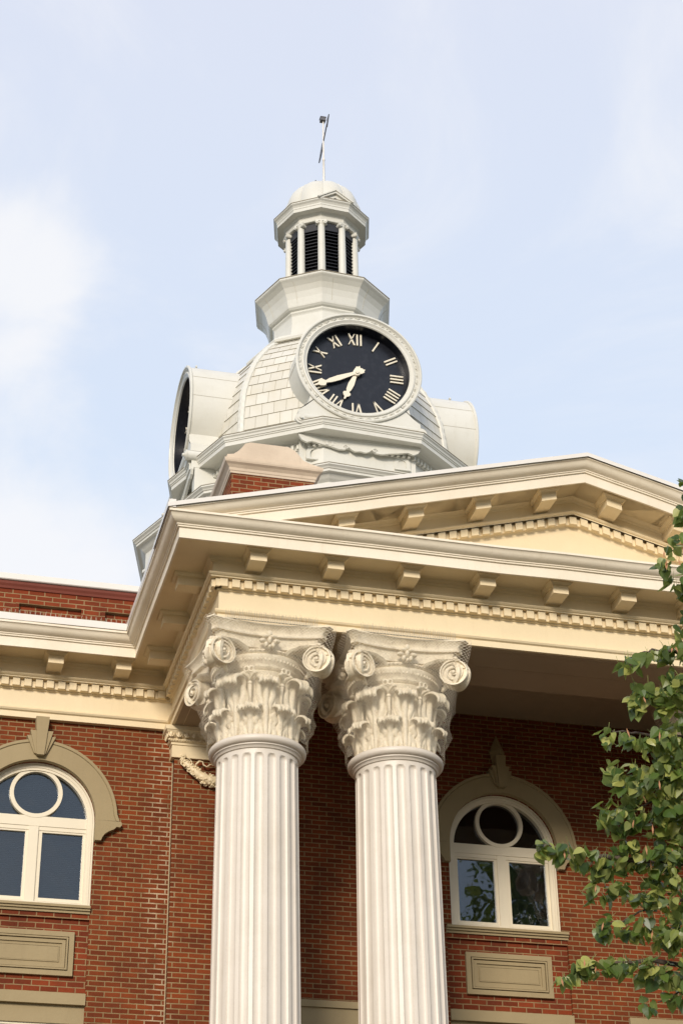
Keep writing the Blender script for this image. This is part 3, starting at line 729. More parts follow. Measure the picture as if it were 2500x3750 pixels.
    # acanthus leaves
    def leaf(az, h, w0, outw, z0=-1.875):
        f = MB(); rows = []; NV, NU = 34, 26
        for i in range(NV+1):
            v = i/NV
            if v < .74: t = v/.74; zz = z0+h*t*.96; ro = .03+.055*t*t
            else:
                t = (v-.74)/.26; a = t*PI*1.15; rc = outw*.40
                zz = z0+h*.96+.36*outw*math.sin(a)-.10*outw*t; ro = .085+rc*(1-math.cos(a))
            lob = abs(math.sin(v*PI*4.2+.35))
            w = w0*(.80+.24*math.sin(min(1, v/.75)*PI*.8))*(.80+.22*lob)
            if v > .74: w *= (1-.30*t**2.2)
            row = []
            for j in range(NU+1):
                u = -1+2*j/NU; au = abs(u)
                vein = abs(math.sin((au*1.6-v*4.2*(.6 if v < .74 else .2))*PI))
                fold = .036*vein*(au**.6) + .040*max(0, 1-au*5) - .045*u*u*(1 if v < .74 else .15)
                drill = -.085*math.exp(-((au-.30)/.07)**2)*math.exp(-(((v*4.2) % 1-.5)/.16)**2) if .15 < v < .70 else 0
                fr = .020*math.cos(u*PI*7)*max(0, (v-.74)/.26)
                ang_ = u*w/.47
                r_ = .425+ro+fold+drill
                zz2 = zz - .035*au**2*v + fr
                row.append((cx+r_*math.sin(az+ang_), CY-r_*math.cos(az+ang_), zz2))
            rows.append(row)
        f.grid(rows)
        o = f.build('acanthus_leaf', CAPW, c0, True)
        md = o.modifiers.new('thick', 'SOLIDIFY'); md.thickness = .016; md.offset = -1
        return o
    for k in range(8): leaf(PI/8+k*PI/4, .37, .150, .155)
    for k in range(8): leaf(k*PI/4, .745, .135 if k % 2 == 0 else .15, .175 if k % 2 == 0 else .26)
    # caulicoles: little stalks with scroll heads between the upper leaves
    for k in range(8):
        a = PI/8+k*PI/4; f = MB()
        def pz(r_, da, z): return (cx+r_*math.sin(a+da), CY-r_*math.cos(a+da), z)
        f.tube([pz(.50,0,-1.5), pz(.51,0,-1.3), pz(.53,0,-1.16)], [.022,.022,.03], 7); f.ell(pz(.53,0,-1.19), (.035,.035,.015))
        for s_ in (-1, 1):
            f.tube([pz(.53,0,-1.16), pz(.56,s_*.04,-1.10), pz(.60,s_*.12,-1.07), pz(.62,s_*.16,-1.09)], [.02,.026,.03,.02], 6)
            f.tube([pz(.61+.0*q, s_*(.05+.05*math.cos(q*.7)), -1.03+.035*math.sin(q*.7)) for q in range(10)], .014, 5)
        f.build('caulicole', CAPW, c0, True)
    return c0
col0 = column_master(.643)
col0['label'] = 'fluted column at the left corner of the portico'
def copy_tree(o, dx, parent):
    c = o.copy(); COL.objects.link(c); c.parent = parent
    return c
def copy_thing(src, newloc, parent=None):
    r = src.copy(); COL.objects.link(r); r.location = newloc; r.parent = parent
    for ch in src.children:
        c = ch.copy(); COL.objects.link(c); c.parent = r
    return r
for x, lb in ((2.41, 'fluted column beside the corner column, second from the left'), (7.15, 'third fluted column of the portico behind the tree'), (8.917, 'fluted column at the right corner of the portico')):
    cc = copy_thing(col0, (x-court.location.x, CY-court.location.y, 0), court); cc['label'] = lb

# ------------------------------------------------------------------ bird netting and spikes
def netting(cx, label):
    o = MB(); rows = []; uvs = []
    NT = 96; lev = [(-.455,0), (-.52,.0), (-.62,.06), (-.75,.15), (-.90,.27), (-1.05,.38), (-1.15,.46), (-1.3,.58), (-1.45,.68), (-1.55,.75), (-1.7,.86), (-1.80,.94), (-1.87,1)]
    for z, t in lev:
        row = []; ur = []
        for j in range(NT+1):
            a = 2*PI*j/NT
            m_ = max(abs(math.cos(a)), abs(math.sin(a))); Rt = min(.84/m_, 1.145)
            R = Rt*(1-t)+.585*t
            bulge = max(0, 1-abs(z+1.13)/.22)*.80, max(0, 1-abs(z+1.54)/.2)*.73
            R = max(R, .79 if -1.25 < z < -1.0 else 0, .72 if -1.6 < z < -1.45 else 0, .62)+.012*math.sin(a*17+z*9)
            row.append((cx+R*math.sin(a), CY-R*math.cos(a), z)); ur.append((a*.85, z))
        rows.append(row); uvs.append(ur)
    o.grid(rows, False, None, uvs)
    return tag(o.build('bird_netting', NET, None, True), label, 'netting', 'bird nets wrapped round the column capitals')
netting(.643, 'fine beige bird net wrapped round the capital of the left corner column')
netting(2.41, 'fine beige bird net wrapped round the second capital from the left')
netting(7.15, 'fine beige bird net round the third capital behind the tree leaves')
netting(8.917, 'fine beige bird net round the capital at the right corner of the portico')
WIRE = paint('spike_wire', (.45,.40,.30), (.25,.2,.15), .5)
def spikes(x0, x1, y, z, label, n, h=.11, yv=.04):
    f = MB(); f.box(x0, x1, y-.012, y+.012, z, z+.006)
    for i in range(n):
        x = x0+(x1-x0)*(i+.5)/n
        for s_ in (-1, 0, 1):
            a = random.uniform(-.015, .015); f.tube([(x, y, z+.004), (x+a, y+s_*yv*.5, z+h*random.uniform(.8, 1.05))], .0016, 3)
    return tag(f.build('bird_spikes', WIRE), label, 'bird spikes', 'strips of bird spikes on ledges')
spikes(.06, 1.25, -.085, -.447, 'row of thin bird spikes on top of the left corner capital', 42, .13)
spikes(1.80, 3.05, -.085, -.447, 'row of thin bird spikes on top of the second capital from the left', 42, .13)
spikes(-7, -.75, DW-.74, .745, 'row of short bird spikes on the wing cornice before the brick parapet', 90, .07)
spikes(3.0, 5.4, -.25, .655, 'row of bird spikes on the ledge below the pediment face', 60, .09)

# ------------------------------------------------------------------ clock tower
TX_, TY_ = 4.80, 13.5; ROT = math.radians(-14.5)
tower = empty('clock_tower', (TX_, TY_, 1.2), 'white ten-sided clock tower with shingled dome and louvred lantern above the pediment', 'clock tower')
def dec(name, prof, mat=TOWW, parent=None, cx=TX_, cap=False, n=10, rot=ROT, smooth=False, ang=30):
    f = MB(); f.lathe(prof, cx, TY_, n, rot)
    if cap: f.cap([(cx+prof[-1][0]*math.sin(rot+2*PI*j/n), TY_-prof[-1][0]*math.cos(rot+2*PI*j/n), prof[-1][1]) for j in range(n)])
    return f.build(name, mat, parent or tower, smooth, ang)
dec('base_drum', cx=4.91, prof=[(4.02,1.2),(4.02,7.35),(4.06,7.36),(4.06,7.42),(4.0,7.45),(4.0,7.90)])
dec('lower_cornice', cx=4.91, prof=[(3.98,7.80),(4.06,7.86),(4.14,7.945),(4.19,7.95),(4.205,7.95),(4.205,8.0),(4.225,8.005),(4.24,8.03),(4.265,8.05),(4.28,8.06),(4.28,8.09),(3.9,8.20),(3.0,8.34)])
dec('drum', [(3.0,8.2),(3.0,9.30),(3.04,9.31),(3.04,9.44)])
dec('main_cornice', [(2.98,9.36),(3.05,9.37),(3.05,9.41),(3.10,9.44),(3.16,9.45),(3.385,9.45),(3.385,9.435),(3.40,9.435),(3.40,9.52),(3.42,9.53),(3.42,9.55),(3.44,9.56),(3.45,9.60),(3.48,9.625),(3.48,9.655),(3.2,9.70),(2.9,9.78),(2.9,9.95)])
STAIN = paint('weathered_edge', (.30,.26,.19), (.12,.10,.07), .7, .8, .3)
for cx_, prof in ((4.91, [(4.27,8.088),(4.29,8.09),(4.29,8.102),(4.0,8.17)]), (TX_, [(3.47,9.652),(3.492,9.654),(3.492,9.667),(3.3,9.69)]), (TX_, [(1.59,14.798),(1.618,14.80),(1.618,14.818),(1.5,14.84)]), (TX_, [(1.16,17.272),(1.182,17.274),(1.182,17.288),(1.05,17.32)])):
    dec('drip_edge', prof, STAIN, cx=cx_)
f = MB()
for k in range(10):
    a0 = ROT+k*PI/5; a1 = a0+PI/5
    p0 = Vector((TX_+3.03*math.sin(a0), TY_-3.03*math.cos(a0), 0)); p1 = Vector((TX_+3.03*math.sin(a1), TY_-3.03*math.cos(a1), 0))
    t_ = (p1-p0).normalized(); n_ = Vector((t_.y, -t_.x, 0)); L = (p1-p0).length
    g_ = MB(); dentils(g_, p0, n_, t_, [L*(q+.5)/16 for q in range(16)], None, .028, .0, .07, 9.24, 9.34, .02); g_.build('drum_dentils', TOWW, tower)
# dome with shingle courses
DCX = 4.73
DP = [(2.93,9.80),(2.94,10.03),(2.925,10.56),(2.86,11.11),(2.74,11.49),(2.50,12.02),(2.31,12.32),(2.02,12.70),(1.78,12.94),(1.60,13.06)]
DP = [(a_*.955, b_) for a_, b_ in DP]
def dprof(z):
    for (r0, z0), (r1, z1) in zip(DP, DP[1:]):
        if z0 <= z <= z1: return r0+(r1-r0)*(z-z0)/(z1-z0)
    return DP[-1][0]
arc = [0]
pts = [DP[0]]
for i in range(1, 201):
    z = DP[0][1]+(DP[-1][1]-DP[0][1])*i/200; r_ = dprof(z); arc.append(arc[-1]+math.hypot(r_-pts[-1][0], z-pts[-1][1])); pts.append((r_, z))
def at_arc(s_):
    for i in range(200):
        if arc[i] <= s_ <= arc[i+1]:
            t = (s_-arc[i])/(arc[i+1]-arc[i]+1e-9); return (pts[i][0]+(pts[i+1][0]-pts[i][0])*t, pts[i][1]+(pts[i+1][1]-pts[i][1])*t)
    return pts[-1]
f = MB(); ROW = .30; nc = int(arc[-1]/ROW)
for k in range(10):
    a0 = ROT+k*PI/5; a1 = a0+PI/5
    for c_ in range(nc+1):
        s0 = c_*ROW; s1 = min((c_+1)*ROW, arc[-1])
        (r0, z0), (r1, z1) = at_arc(s0), at_arc(s1)
        r0 += .016; w0 = r0*math.sin(PI/10); w1 = r1*math.sin(PI/10)
        A = (DCX+r0*math.sin(a0), TY_-r0*math.cos(a0), z0); B = (DCX+r0*math.sin(a1), TY_-r0*math.cos(a1), z0)
        Cc = (DCX+r1*math.sin(a1), TY_-r1*math.cos(a1), z1); D = (DCX+r1*math.sin(a0), TY_-r1*math.cos(a0), z1)
        f.add([A, B, Cc, D], [(0,1,2,3)]); f.uv[len(f.f)-1] = ((-w0, s0+.006), (w0, s0+.006), (w1, s1-.006), (-w1, s1-.006))
        ri_ = r0-.018; E_ = (DCX+ri_*math.sin(a0), TY_-ri_*math.cos(a0), z0); G_ = (DCX+ri_*math.sin(a1), TY_-ri_*math.cos(a1), z0)
        f.add([E_, G_, B, A], [(0,1,2,3)]); f.uv[len(f.f)-1] = ((0,0),(0,0),(0,0),(0,0))
f.build('dome', SHING, tower)
for k in range(10):
    a = ROT+k*PI/5; f = MB(); rows = []
    tv = Vector((math.cos(a), math.sin(a), 0)); nv = Vector((math.sin(a), -math.cos(a), 0))
    for q in range(41):
        r_, z = at_arc(arc[-1]*q/40); w = .085+.0*q; p = Vector((DCX, TY_, z))+nv*(r_+.02)
        st = .012*((q % 2))
        rows.append([tuple(p-tv*w-nv*.07), tuple(p-tv*w*.95+nv*(-.012+st)), tuple(p-tv*.03+nv*(.03+st)), tuple(p+tv*.03+nv*(.03+st)), tuple(p+tv*w*.95+nv*(-.012+st)), tuple(p+tv*w-nv*.07)])
    f.grid(rows); f.build('dome_rib', TOWW, tower)
dec('dome_collar', [(1.62,12.98),(1.78,12.97),(1.80,13.02),(1.78,13.06),(1.70,13.10),(1.66,13.12),(1.66,13.17),(1.5,13.2),(1.30,13.3),(1.20,13.5),(1.16,13.8),(1.16,14.02)])
dec('lantern_gallery', [(1.15,13.98),(1.17,14.03),(1.20,14.07),(1.20,14.11),(1.25,14.13),(1.29,14.17),(1.30,14.20),(1.31,14.24),(1.34,14.36),(1.39,14.50),(1.46,14.62),(1.54,14.70),(1.59,14.74),(1.605,14.76),(1.605,14.80),(1.57,14.815),(.6,14.90)])
SEAM = paint('seam_line', (.5,.46,.36), (.35,.31,.2), .6)  # sheet-metal seams, a tone darker than the tower paint
for k in range(10):        # sheet seams
    for off in (.28,):
        a = ROT+(k+off)*PI/5; rr_ = math.cos(PI/10)/math.cos((off-.5)*PI/5)
        f = MB(); f.tube([(TX_+(r_*rr_+.002)*math.sin(a), TY_-(r_*rr_+.002)*math.cos(a), z) for r_, z in ((1.31,14.24),(1.34,14.36),(1.39,14.50),(1.46,14.62),(1.54,14.70))], .004, 4); f.build('sheet_seam', SEAM, tower)
# lantern
dec('lantern_core', [(.62,14.8),(.62,16.9)], BLACK)
for k in range(10):
    a = ROT+k*PI/5
    cxk, cyk = TX_+.80*math.sin(a), TY_-.80*math.cos(a)
    f = MB(); f.lathe([(.10,14.86),(.10,14.92),(.092,14.95),(.091,15.4),(.087,16.2),(.081,16.68),(.08,16.69),(.085,16.71),(.07,16.73)], cxk, cyk, 16)
    cl_ = f.build('lantern_column', TOWW, tower, True, 40)
    f = MB()
    def TC(x, y, z): return (cxk+x*math.cos(a)-y*math.sin(a), cyk+x*math.sin(a)+y*math.cos(a), z)
    f.box(-.115, .115, -.10, .08, 16.80, 16.84, TC); f.lathe([(.075,16.72),(.09,16.76),(.10,16.80)], cxk, cyk, 14)
    for s_ in (-1, 1):
        f.tube([(s_*.095, -.105, 16.765), (s_*.095, .08, 16.765)], .042, 12, TC)
        f.ell((s_*.095, -.108, 16.765), (.02,.015,.02), TC)
    f.build('column_capital', TOWW, cl_, True, 40)
for k in range(10):
    a = ROT+(k+.5)*PI/5; ap = .80*math.cos(PI/10)
    def TL(x, y, z): return (TX_+x*math.cos(a)+(ap+y)*math.sin(a), TY_+x*math.sin(a)-(ap+y)*math.cos(a), z)
    f = MB(); w = .225
    f.box(-w, -w+.035, -.03, .02, 14.84, 16.80, TL); f.box(w-.035, w, -.03, .02, 14.84, 16.80, TL); f.box(-w, w, -.03, .021, 16.60, 16.80, TL); f.box(-w, w, -.03, .021, 14.84, 14.95, TL)
    for q in range(17):
        z = 14.98+q*.097
        f.add([TL(-w+.03,.012,z),TL(w-.03,.012,z),TL(w-.03,-.06,z+.06),TL(-w+.03,-.06,z+.06),TL(-w+.03,.012,z+.014),TL(w-.03,.012,z+.014),TL(w-.03,-.06,z+.074),TL(-w+.03,-.06,z+.074)], [(0,3,2,1),(4,5,6,7),(0,1,5,4),(1,2,6,5),(2,3,7,6),(3,0,4,7)])
    f.build('louvre', BLACK, tower)
dec('lantern_cornice', [(.60,16.84),(.87,16.84),(.88,16.85),(.88,16.98),(.90,16.99),(.92,17.02),(.94,17.04),(1.075,17.05),(1.075,17.04),(1.09,17.04),(1.09,17.12),(1.10,17.13),(1.105,17.17),(1.13,17.21),(1.16,17.235),(1.17,17.245),(1.17,17.275),(1.0,17.32),(.85,17.36)])
# little gable over the front face
a = ROT+.5*PI/5; ap = 1.17*math.cos(PI/10)
def TG(x, y, z): return (TX_+x*math.cos(a)+(ap+y)*math.sin(a), TY_+x*math.sin(a)-(ap+y)*math.cos(a), z)
f = MB()
f.prism([(-.41,17.27),(0,17.53),(.41,17.27),(.32,17.27),(0,17.47),(-.32,17.27)], -.012, .55, lambda x, y, z: TG(x, -y, z))
f.prism([(-.33,17.265),(0,17.48),(.33,17.265)], .05, .5, lambda x, y, z: TG(x, -y, z))
f.prism([(-.44,17.28),(0,17.565),(.44,17.28),(.41,17.26),(0,17.53),(-.41,17.26)], -.04, .55, lambda x, y, z: TG(x, -y, z))
f.build('lantern_gable', TOWW, tower)
f = MB(); f.prism([(-.09,17.30),(0,17.36),(.09,17.30)], .035, .06, lambda x, y, z: TG(x, -y, z)); f.build('gable_vent', BLACK, tower)
# melon dome of the lantern
f = MB(); rows = []; NS = 10
mp_ = [(.93,17.25),(.93,17.40),(.925,17.62),(.90,17.80),(.82,18.0),(.70,18.17),(.54,18.31),(.36,18.42),(.18,18.47),(.05,18.49)]
for (r_, z) in mp_:
    row = []
    for j in range(NS*8):
        a = ROT+2*PI*j/(NS*8); ph = (j % 8)/8; bulge = math.sin(PI*ph)
        row.append((TX_+.03+r_*(.955+.06*bulge)*math.sin(a), TY_-r_*(.955+.06*bulge)*math.cos(a), z))
    rows.append(row)
f.grid(rows, True); f.build('lantern_dome', TOWW, tower, True, 14)
for k in range(10):
    a = ROT+k*PI/5; f = MB(); f.tube([(TX_+.03+(r_*.957)*math.sin(a), TY_-(r_*.957)*math.cos(a), z) for r_, z in mp_[:-1]], .018, 6); f.build('lantern_dome_rib', TOWW, tower, True)
f = MB(); f.ell((4.60, TY_-.28, 18.47), (.02,.02,.035)); f.build('roof_hook', BLACK, tower)
# weather vane
f = MB(); f.lathe([(.09,18.44),(.10,18.50),(.06,18.54),(.03,18.56),(.026,19.4),(.034,19.41),(.034,19.46),(.022,19.48),(.020,20.66)], 4.875, TY_, 10)
pole = f.build('weather_vane', METAL, tower, True, 40)
f = MB(); tl = Vector((4.965,14.31,20.05)); tp = Vector((4.78,12.55,20.05)); dv = (tp-tl).normalized()
f.tube([tl+dv*.35, tp-dv*.25], .014, 6)
def flat(pl, th=.012):
    sd_ = Vector((dv.y, -dv.x, 0))
    vs = [tuple(tl+dv*u+Vector((0,0,w))+sd_*s_*th) for s_ in (-1,1) for u, w in pl]; n = len(pl)
    f.add(vs, [tuple(range(n)), tuple(range(2*n-1, n-1, -1))]+[(i, (i+1) % n, n+(i+1) % n, n+i) for i in range(n)])
flat([(0,-.02),(0,.02),(.30,.09),(.62,.10),(.70,.02),(.70,-.02),(.62,-.10),(.30,-.09)]); flat([(1.42,-.11),(1.76,0),(1.42,.11),(1.48,0)]); flat([(.7,-.025),(.7,.025),(1.48,.02),(1.48,-.02)])
f.build('arrow', POLE, pole)
f = MB(); f.box(4.80, 4.93, TY_-.07, TY_+.06, 20.66, 20.75); f.box(4.79, 4.94, TY_-.08, TY_+.07, 20.75, 20.765); f.build('cap_box', POLE, pole)

# clocks -------------------------------------------------------------------
RC = 1.353; ZC = 11.22
GOLD = paint('numeral_paint', (.76,.70,.56), (.6,.52,.38), .45, .2, .1)
def clock(face, g_, cyo, label):
    if face == 'front': T = lambda s, d, z: (TX_+s, TY_-d, z)
    elif face == 'left': T = lambda s, d, z: (TX_-d, TY_+cyo-s, z)
    else: T = lambda s, d, z: (TX_+d, TY_+cyo+s, z)
    loc = T(0, g_, ZC)
    ck = empty('clock', loc, parent=tower); ck['label'] = label
    def poly(pts, d0, d1, mb):
        mb.prism([(a, b_) for a, b_ in pts], d0, d1, lambda x, y, z: T(x, y, z))
    # housing: round hood flaring into a square foot, running back to the dome
    r = 1.315; ol = []
    for q in range(41):
        a = math.radians(-38)+math.radians(256)*q/40; ol.append((r*math.cos(a), ZC+r*math.sin(a)))
    zb = 9.84
    rgt = [(1.285, zb), (1.285, zb+.16), (1.23, zb+.20), (1.14, zb+.27), (1.07, zb+.38)]
    outline_ = rgt + ol + [(-x, z) for x, z in rgt[::-1]] + [(-1.285+2.57*q/16, zb) for q in range(1, 16)]
    n = len(outline_); f = MB()
    rows = [[T(x, d, z) for x, z in outline_] for d in (1.3, g_-.02)]
    k = len(f.v); f.grid(rows, True)
    # front plate = ring between housing outline and dial opening
    ring_in = [(1.115*math.cos(math.atan2(z-ZC, x)), ZC+1.115*math.sin(math.atan2(z-ZC, x))) for x, z in outline_]
    f.grid([[T(x, g_-.02, z) for x, z in outline_], [T(x, g_-.02, z) for x, z in ring_in]], True)
    f.build('housing', TOWW, ck, True, 32)
    f = MB()
    for dd in (g_-.9, g_-.45):      # lap seams of the sheet metal
        pass
    for az in (25, 60, 120, 155, 0, 180):
        a = math.radians(az); f.tube([T(r*1.002*math.cos(a), 1.6, ZC+r*1.002*math.sin(a)), T(r*1.002*math.cos(a), g_-.03, ZC+r*1.002*math.sin(a))], .0035, 4)
    f.build('housing_seams', bpy.data.materials['seam_line'], ck)
    # rim mouldings
    f = MB(); pr_ = [(1.30,-.05),(1.335,-.05),(1.353,-.03),(1.353,.0),(1.33,.015),(1.305,.012),(1.295,-.02),(1.27,-.045),(1.215,-.045),(1.205,-.01),(1.185,-.005),(1.155,-.03),(1.12,-.045),(1.105,-.055),(1.10,-.07)]
    rows = [[T(R*math.cos(2*PI*j/96), g_+d+.02, ZC+R*math.sin(2*PI*j/96)) for j in range(96)] for R, d in pr_]
    f.grid(rows, True); f.build('rim', TOWW, ck, True, 35)
    f = MB(); f.grid([[T(R*math.cos(2*PI*j/72), g_+d, ZC+R*math.sin(2*PI*j/72)) for j in range(72)] for R, d in ((1.10,-.05),(1.095,-.30))], True); f.build('dial_recess', DIAL, ck, True, 60)
    f = MB(); ne = 44
    for q in range(ne):
        a = 2*PI*q/ne
        def TE(u, d, v): rr_ = 1.245+v; aa = a+u/1.245; return T(rr_*math.cos(aa), g_-.02+d, ZC+rr_*math.sin(aa))
        f.ell((0,0,0), (.045,.022,.018), TE, 7, 5)
        f.tube([(.062*math.cos(t), .004, .03*math.sin(t)) for t in [PI*i/7 for i in range(8)]], .009, 4, TE)
    f.build('rim_ornament', TOWW, ck, True)
    f = MB(); f.add([T(1.11*math.cos(2*PI*j/72), g_-.283, ZC+1.11*math.sin(2*PI*j/72)) for j in range(72)], [tuple(range(72))]); f.build('dial', DIAL, ck)
    # numerals
    h = .285
    glyph = {'I': .08, 'V': .17, 'X': .165}
    def bar(mb, x0, y0, x1, y1, w, TN):
        dx, dy = x1-x0, y1-y0; L = math.hypot(dx, dy)
        vs = [(x0-w,y0),(x0+w,y0),(x1+w,y1),(x1-w,y1)]
        mb.add([TN(a, b_, 0) for a, b_ in vs]+[TN(a, b_, .03) for a, b_ in vs], [(0,1,2,3),(4,5,6,7),(0,1,5,4),(1,2,6,5),(2,3,7,6),(3,0,4,7)])
    for i, s_ in enumerate(('XII','I','II','III','IIII','V','VI','VII','VIII','IX','X','XI')):
        A = math.radians(30*i)
        def TN(x, y, e): rr_ = .882+y; return T(rr_*math.sin(A)+x*math.cos(A), g_-.28+e, ZC+rr_*math.cos(A)-x*math.sin(A))
        tot = sum(glyph[c_] for c_ in s_); x = -tot/2; f = MB()
        for c_ in s_:
            w_ = glyph[c_]; m_ = x+w_/2
            if c_ == 'I': bar(f, m_, -h/2, m_, h/2, .0165, TN)
            if c_ == 'V': bar(f, x+.02, h/2, m_, -h/2, .0175, TN); bar(f, x+w_-.02, h/2, m_, -h/2, .011, TN)
            if c_ == 'X': bar(f, x+.02, h/2, x+w_-.02, -h/2, .0175, TN); bar(f, x+w_-.02, h/2, x+.02, -h/2, .011, TN)
            x += w_
        f.build('numeral', GOLD, ck)
    def hand(name, ang, L, w, tail, e):
        A = math.radians(ang)
        def TH(x, y, d): return T(y*math.sin(A)+x*math.cos(A), g_-.28+e+d, ZC+y*math.cos(A)-x*math.sin(A))
        sh = [(w*.5,-.02),(w*.62,.12),(w*1.0,L*.42),(w*.85,L*.62),(w*.5,L*.70),(w*.5,L*.72),(w*1.15,L*.75),(w*1.3,L*.80),(w*.9,L*.86),(w*.35,L*.90),(w*.3,L*.97),(0,L)]
        pl = sh+[(-a, b_) for a, b_ in sh[-2::-1]]; n = len(pl); f = MB()
        f.add([TH(a, b_, 0) for a, b_ in pl]+[TH(a, b_, .02) for a, b_ in pl], [tuple(range(n)), tuple(range(2*n-1, n-1, -1))]+[(i, (i+1) % n, n+(i+1) % n, n+i) for i in range(n)])
        tl_ = [(w*.5,.0),(w*1.1,-.08),(w*.9,-.16),(w*.35,-.17),(0,-.21)]; pl = tl_+[(-a, b_) for a, b_ in tl_[-2::-1]]; n = len(pl)
        f.add([TH(a, b_, .001) for a, b_ in pl]+[TH(a, b_, .021) for a, b_ in pl], [tuple(range(n)), tuple(range(2*n-1, n-1, -1))]+[(i, (i+1) % n, n+(i+1) % n, n+i) for i in range(n)])
        f.build(name, GOLD, ck)
    hand('hour_hand', 201.7, .74, .065, .2, .045)
    hand('minute_hand', 243.6, 1.03, .06, .25, .075)
    f = MB(); rows = [[T(R*math.cos(2*PI*j/16), g_-.28+d, ZC+R*math.sin(2*PI*j/16)) for j in range(16)] for R, d in ((.08,.04),(.08,.10),(.05,.11),(.04,.13),(.005,.13))]; f.grid(rows, True); f.build('hub', GOLD, ck, True, 40)
    # gable foot: moulded cornice, side rolls with rosettes, soffit, scrolled apron, wall below
    f = MB(); pf_ = [(-.35,9.44),(-.04,9.44),(-.04,9.43),(-.02,9.43),(-.02,9.55),(.0,9.56),(.0,9.60),(.03,9.62),(.045,9.68),(.08,9.72),(.10,9.76),(.10,9.80),(.08,9.835),(-.3,9.84)]
    rows = [[T(s_, g_+o, z) for o, z in pf_] for s_ in (-1.19, 1.19)]; f.grid(rows); f.cap(rows[0]); f.cap(rows[1])
    f.add([T(-1.27,g_-.05,9.445),T(1.27,g_-.05,9.445),T(1.27,1.8,9.445),T(-1.27,1.8,9.445),T(-1.27,g_-.05,9.80),T(1.27,g_-.05,9.80),T(1.27,1.8,9.80),T(-1.27,1.8,9.80)], [(0,3,2,1),(4,5,6,7),(0,1,5,4),(1,2,6,5),(2,3,7,6),(3,0,4,7)])
    f.build('gable_cornice', TOWW, ck)
    for sx in (-1, 1):
        f = MB(); f.tube([T(sx*1.265, g_+.06, 9.72), T(sx*1.265, 2.0, 9.72)], .105, 20)
        for (R, d0, d1) in ((.118,.06,.085),(.075,.085,.105),(.035,.10,.15)):
            f.tube([T(sx*1.265, g_+d0, 9.72), T(sx*1.265, g_+d1, 9.72)], R, 18)
        f.build('scroll_roll', TOWW, ck, True, 40)
        f = MB()
        for (s0, s1) in ((1.0, 1.27),):
            f.add([T(sx*s0,g_-.12,8.3),T(sx*s1,g_-.12,8.3),T(sx*s1,2.2,8.3),T(sx*s0,2.2,8.3),T(sx*s0,g_-.12,9.44),T(sx*s1,g_-.12,9.44),T(sx*s1,2.2,9.44),T(sx*s0,2.2,9.44)], [(0,3,2,1),(4,5,6,7),(0,1,5,4),(1,2,6,5),(2,3,7,6),(3,0,4,7)])
        if face != 'front': f.build('gable_bracket', TOWW, ck)
    ap_ = [(-1.28,9.44),(-1.28,9.40),(-1.22,9.30),(-1.12,9.25),(-1.0,9.29),(-.80,9.245),(-.61,9.215),(-.45,9.175),(-.33,9.18),(-.27,9.215),(-.24,9.25),(-.19,9.20),(-.11,9.165),(0,9.185)]
    pl = ap_+[(-a, b_) for a, b_ in ap_[-2::-1]]
    f = MB(); poly(pl, g_-.10, g_-.045, f); f.build('apron', TOWW, ck)
    f = MB()
    for sx in (-1, 1):
        f.tube([T(sx*(.30+.055*(1-q/14)*math.cos(q*.75)), g_-.038, 9.235+.055*(1-q/14)*math.sin(q*.75)) for q in range(13)], .008, 5)
        f.tube([T(sx*(.30+.055*(1-q/14)*math.cos(q*.75)), g_-.25, ZC+1.385+.07*(1-q/14)*math.sin(q*.75)) for q in range(13)], [(.045 if face == 'front' else .05)]*0 or .02, 6)
        f.tube([T(sx*.14, g_-.25, ZC+1.33), T(sx*.22, g_-.25, ZC+1.335), T(sx*.30, g_-.25, ZC+1.34), T(sx*.34, g_-.25, ZC+1.37)], .018, 6)
    f.build('scroll_ornament', TOWW, ck, True)
    if face != 'front':
        f = MB(); f.add([T(-.12,g_-.5,ZC+1.30),T(.12,g_-.5,ZC+1.30),T(.12,g_-.30,ZC+1.30),T(-.12,g_-.30,ZC+1.30),T(-.05,g_-.5,ZC+1.46),T(.05,g_-.5,ZC+1.46),T(.05,g_-.33,ZC+1.46),T(-.05,g_-.33,ZC+1.46)], [(0,3,2,1),(4,5,6,7),(0,1,5,4),(1,2,6,5),(2,3,7,6),(3,0,4,7)]); f.build('finial', TOWW, ck)
    # bay wall with two little arched niches and a sunk panel
    f = MB(); dw = g_-.26
    def bx(mb, s0, s1, d0, d1, z0, z1): mb.add([T(s0,d1,z0),T(s1,d1,z0),T(s1,d0,z0),T(s0,d0,z0),T(s0,d1,z1),T(s1,d1,z1),T(s1,d0,z1),T(s0,d0,z1)], [(0,3,2,1),(4,5,6,7),(0,1,5,4),(1,2,6,5),(2,3,7,6),(3,0,4,7)])
    bx(f, -1.22, 1.22, 2.0, dw, 8.22, 9.44)
    for (s0, s1, z0, z1) in ((-.58,.44,9.09,9.13),(-.58,.44,8.98,9.0),(-.58,-.53,8.98,9.13),(.44,.49,8.98,9.13)): bx(f, s0, s1, dw-.01, dw+.04, z0, z1)
    f.build('bay_wall', TOWW, ck)
    for sx in (-1, 1):
        f = MB(); cxn = sx*.92
        rows = []
        for q in range(17):
            a = PI*q/16; rows.append([T(cxn+R*math.cos(a), dw+d, 9.10+R*1.25*math.sin(a)) for R, d in ((.085,.0),(.085,.05),(.165,.05),(.165,.0))])
        f.grid(rows); bx(f, cxn-.17, cxn-.085, dw-.01, dw+.05, 8.98, 9.10); bx(f, cxn+.085, cxn+.17, dw-.01, dw+.05, 8.98, 9.10); bx(f, cxn-.17, cxn+.17, dw-.01, dw+.08, 8.95, 8.99)
        f.build('niche', TOWW, ck, True, 35)
    return ck
clock('front', 3.03, 0, 'clock facing the street, black dial with cream Roman numerals reading seventeen to seven')
clock('left', 3.20, .05, 'clock on the left side of the tower, seen edge on')
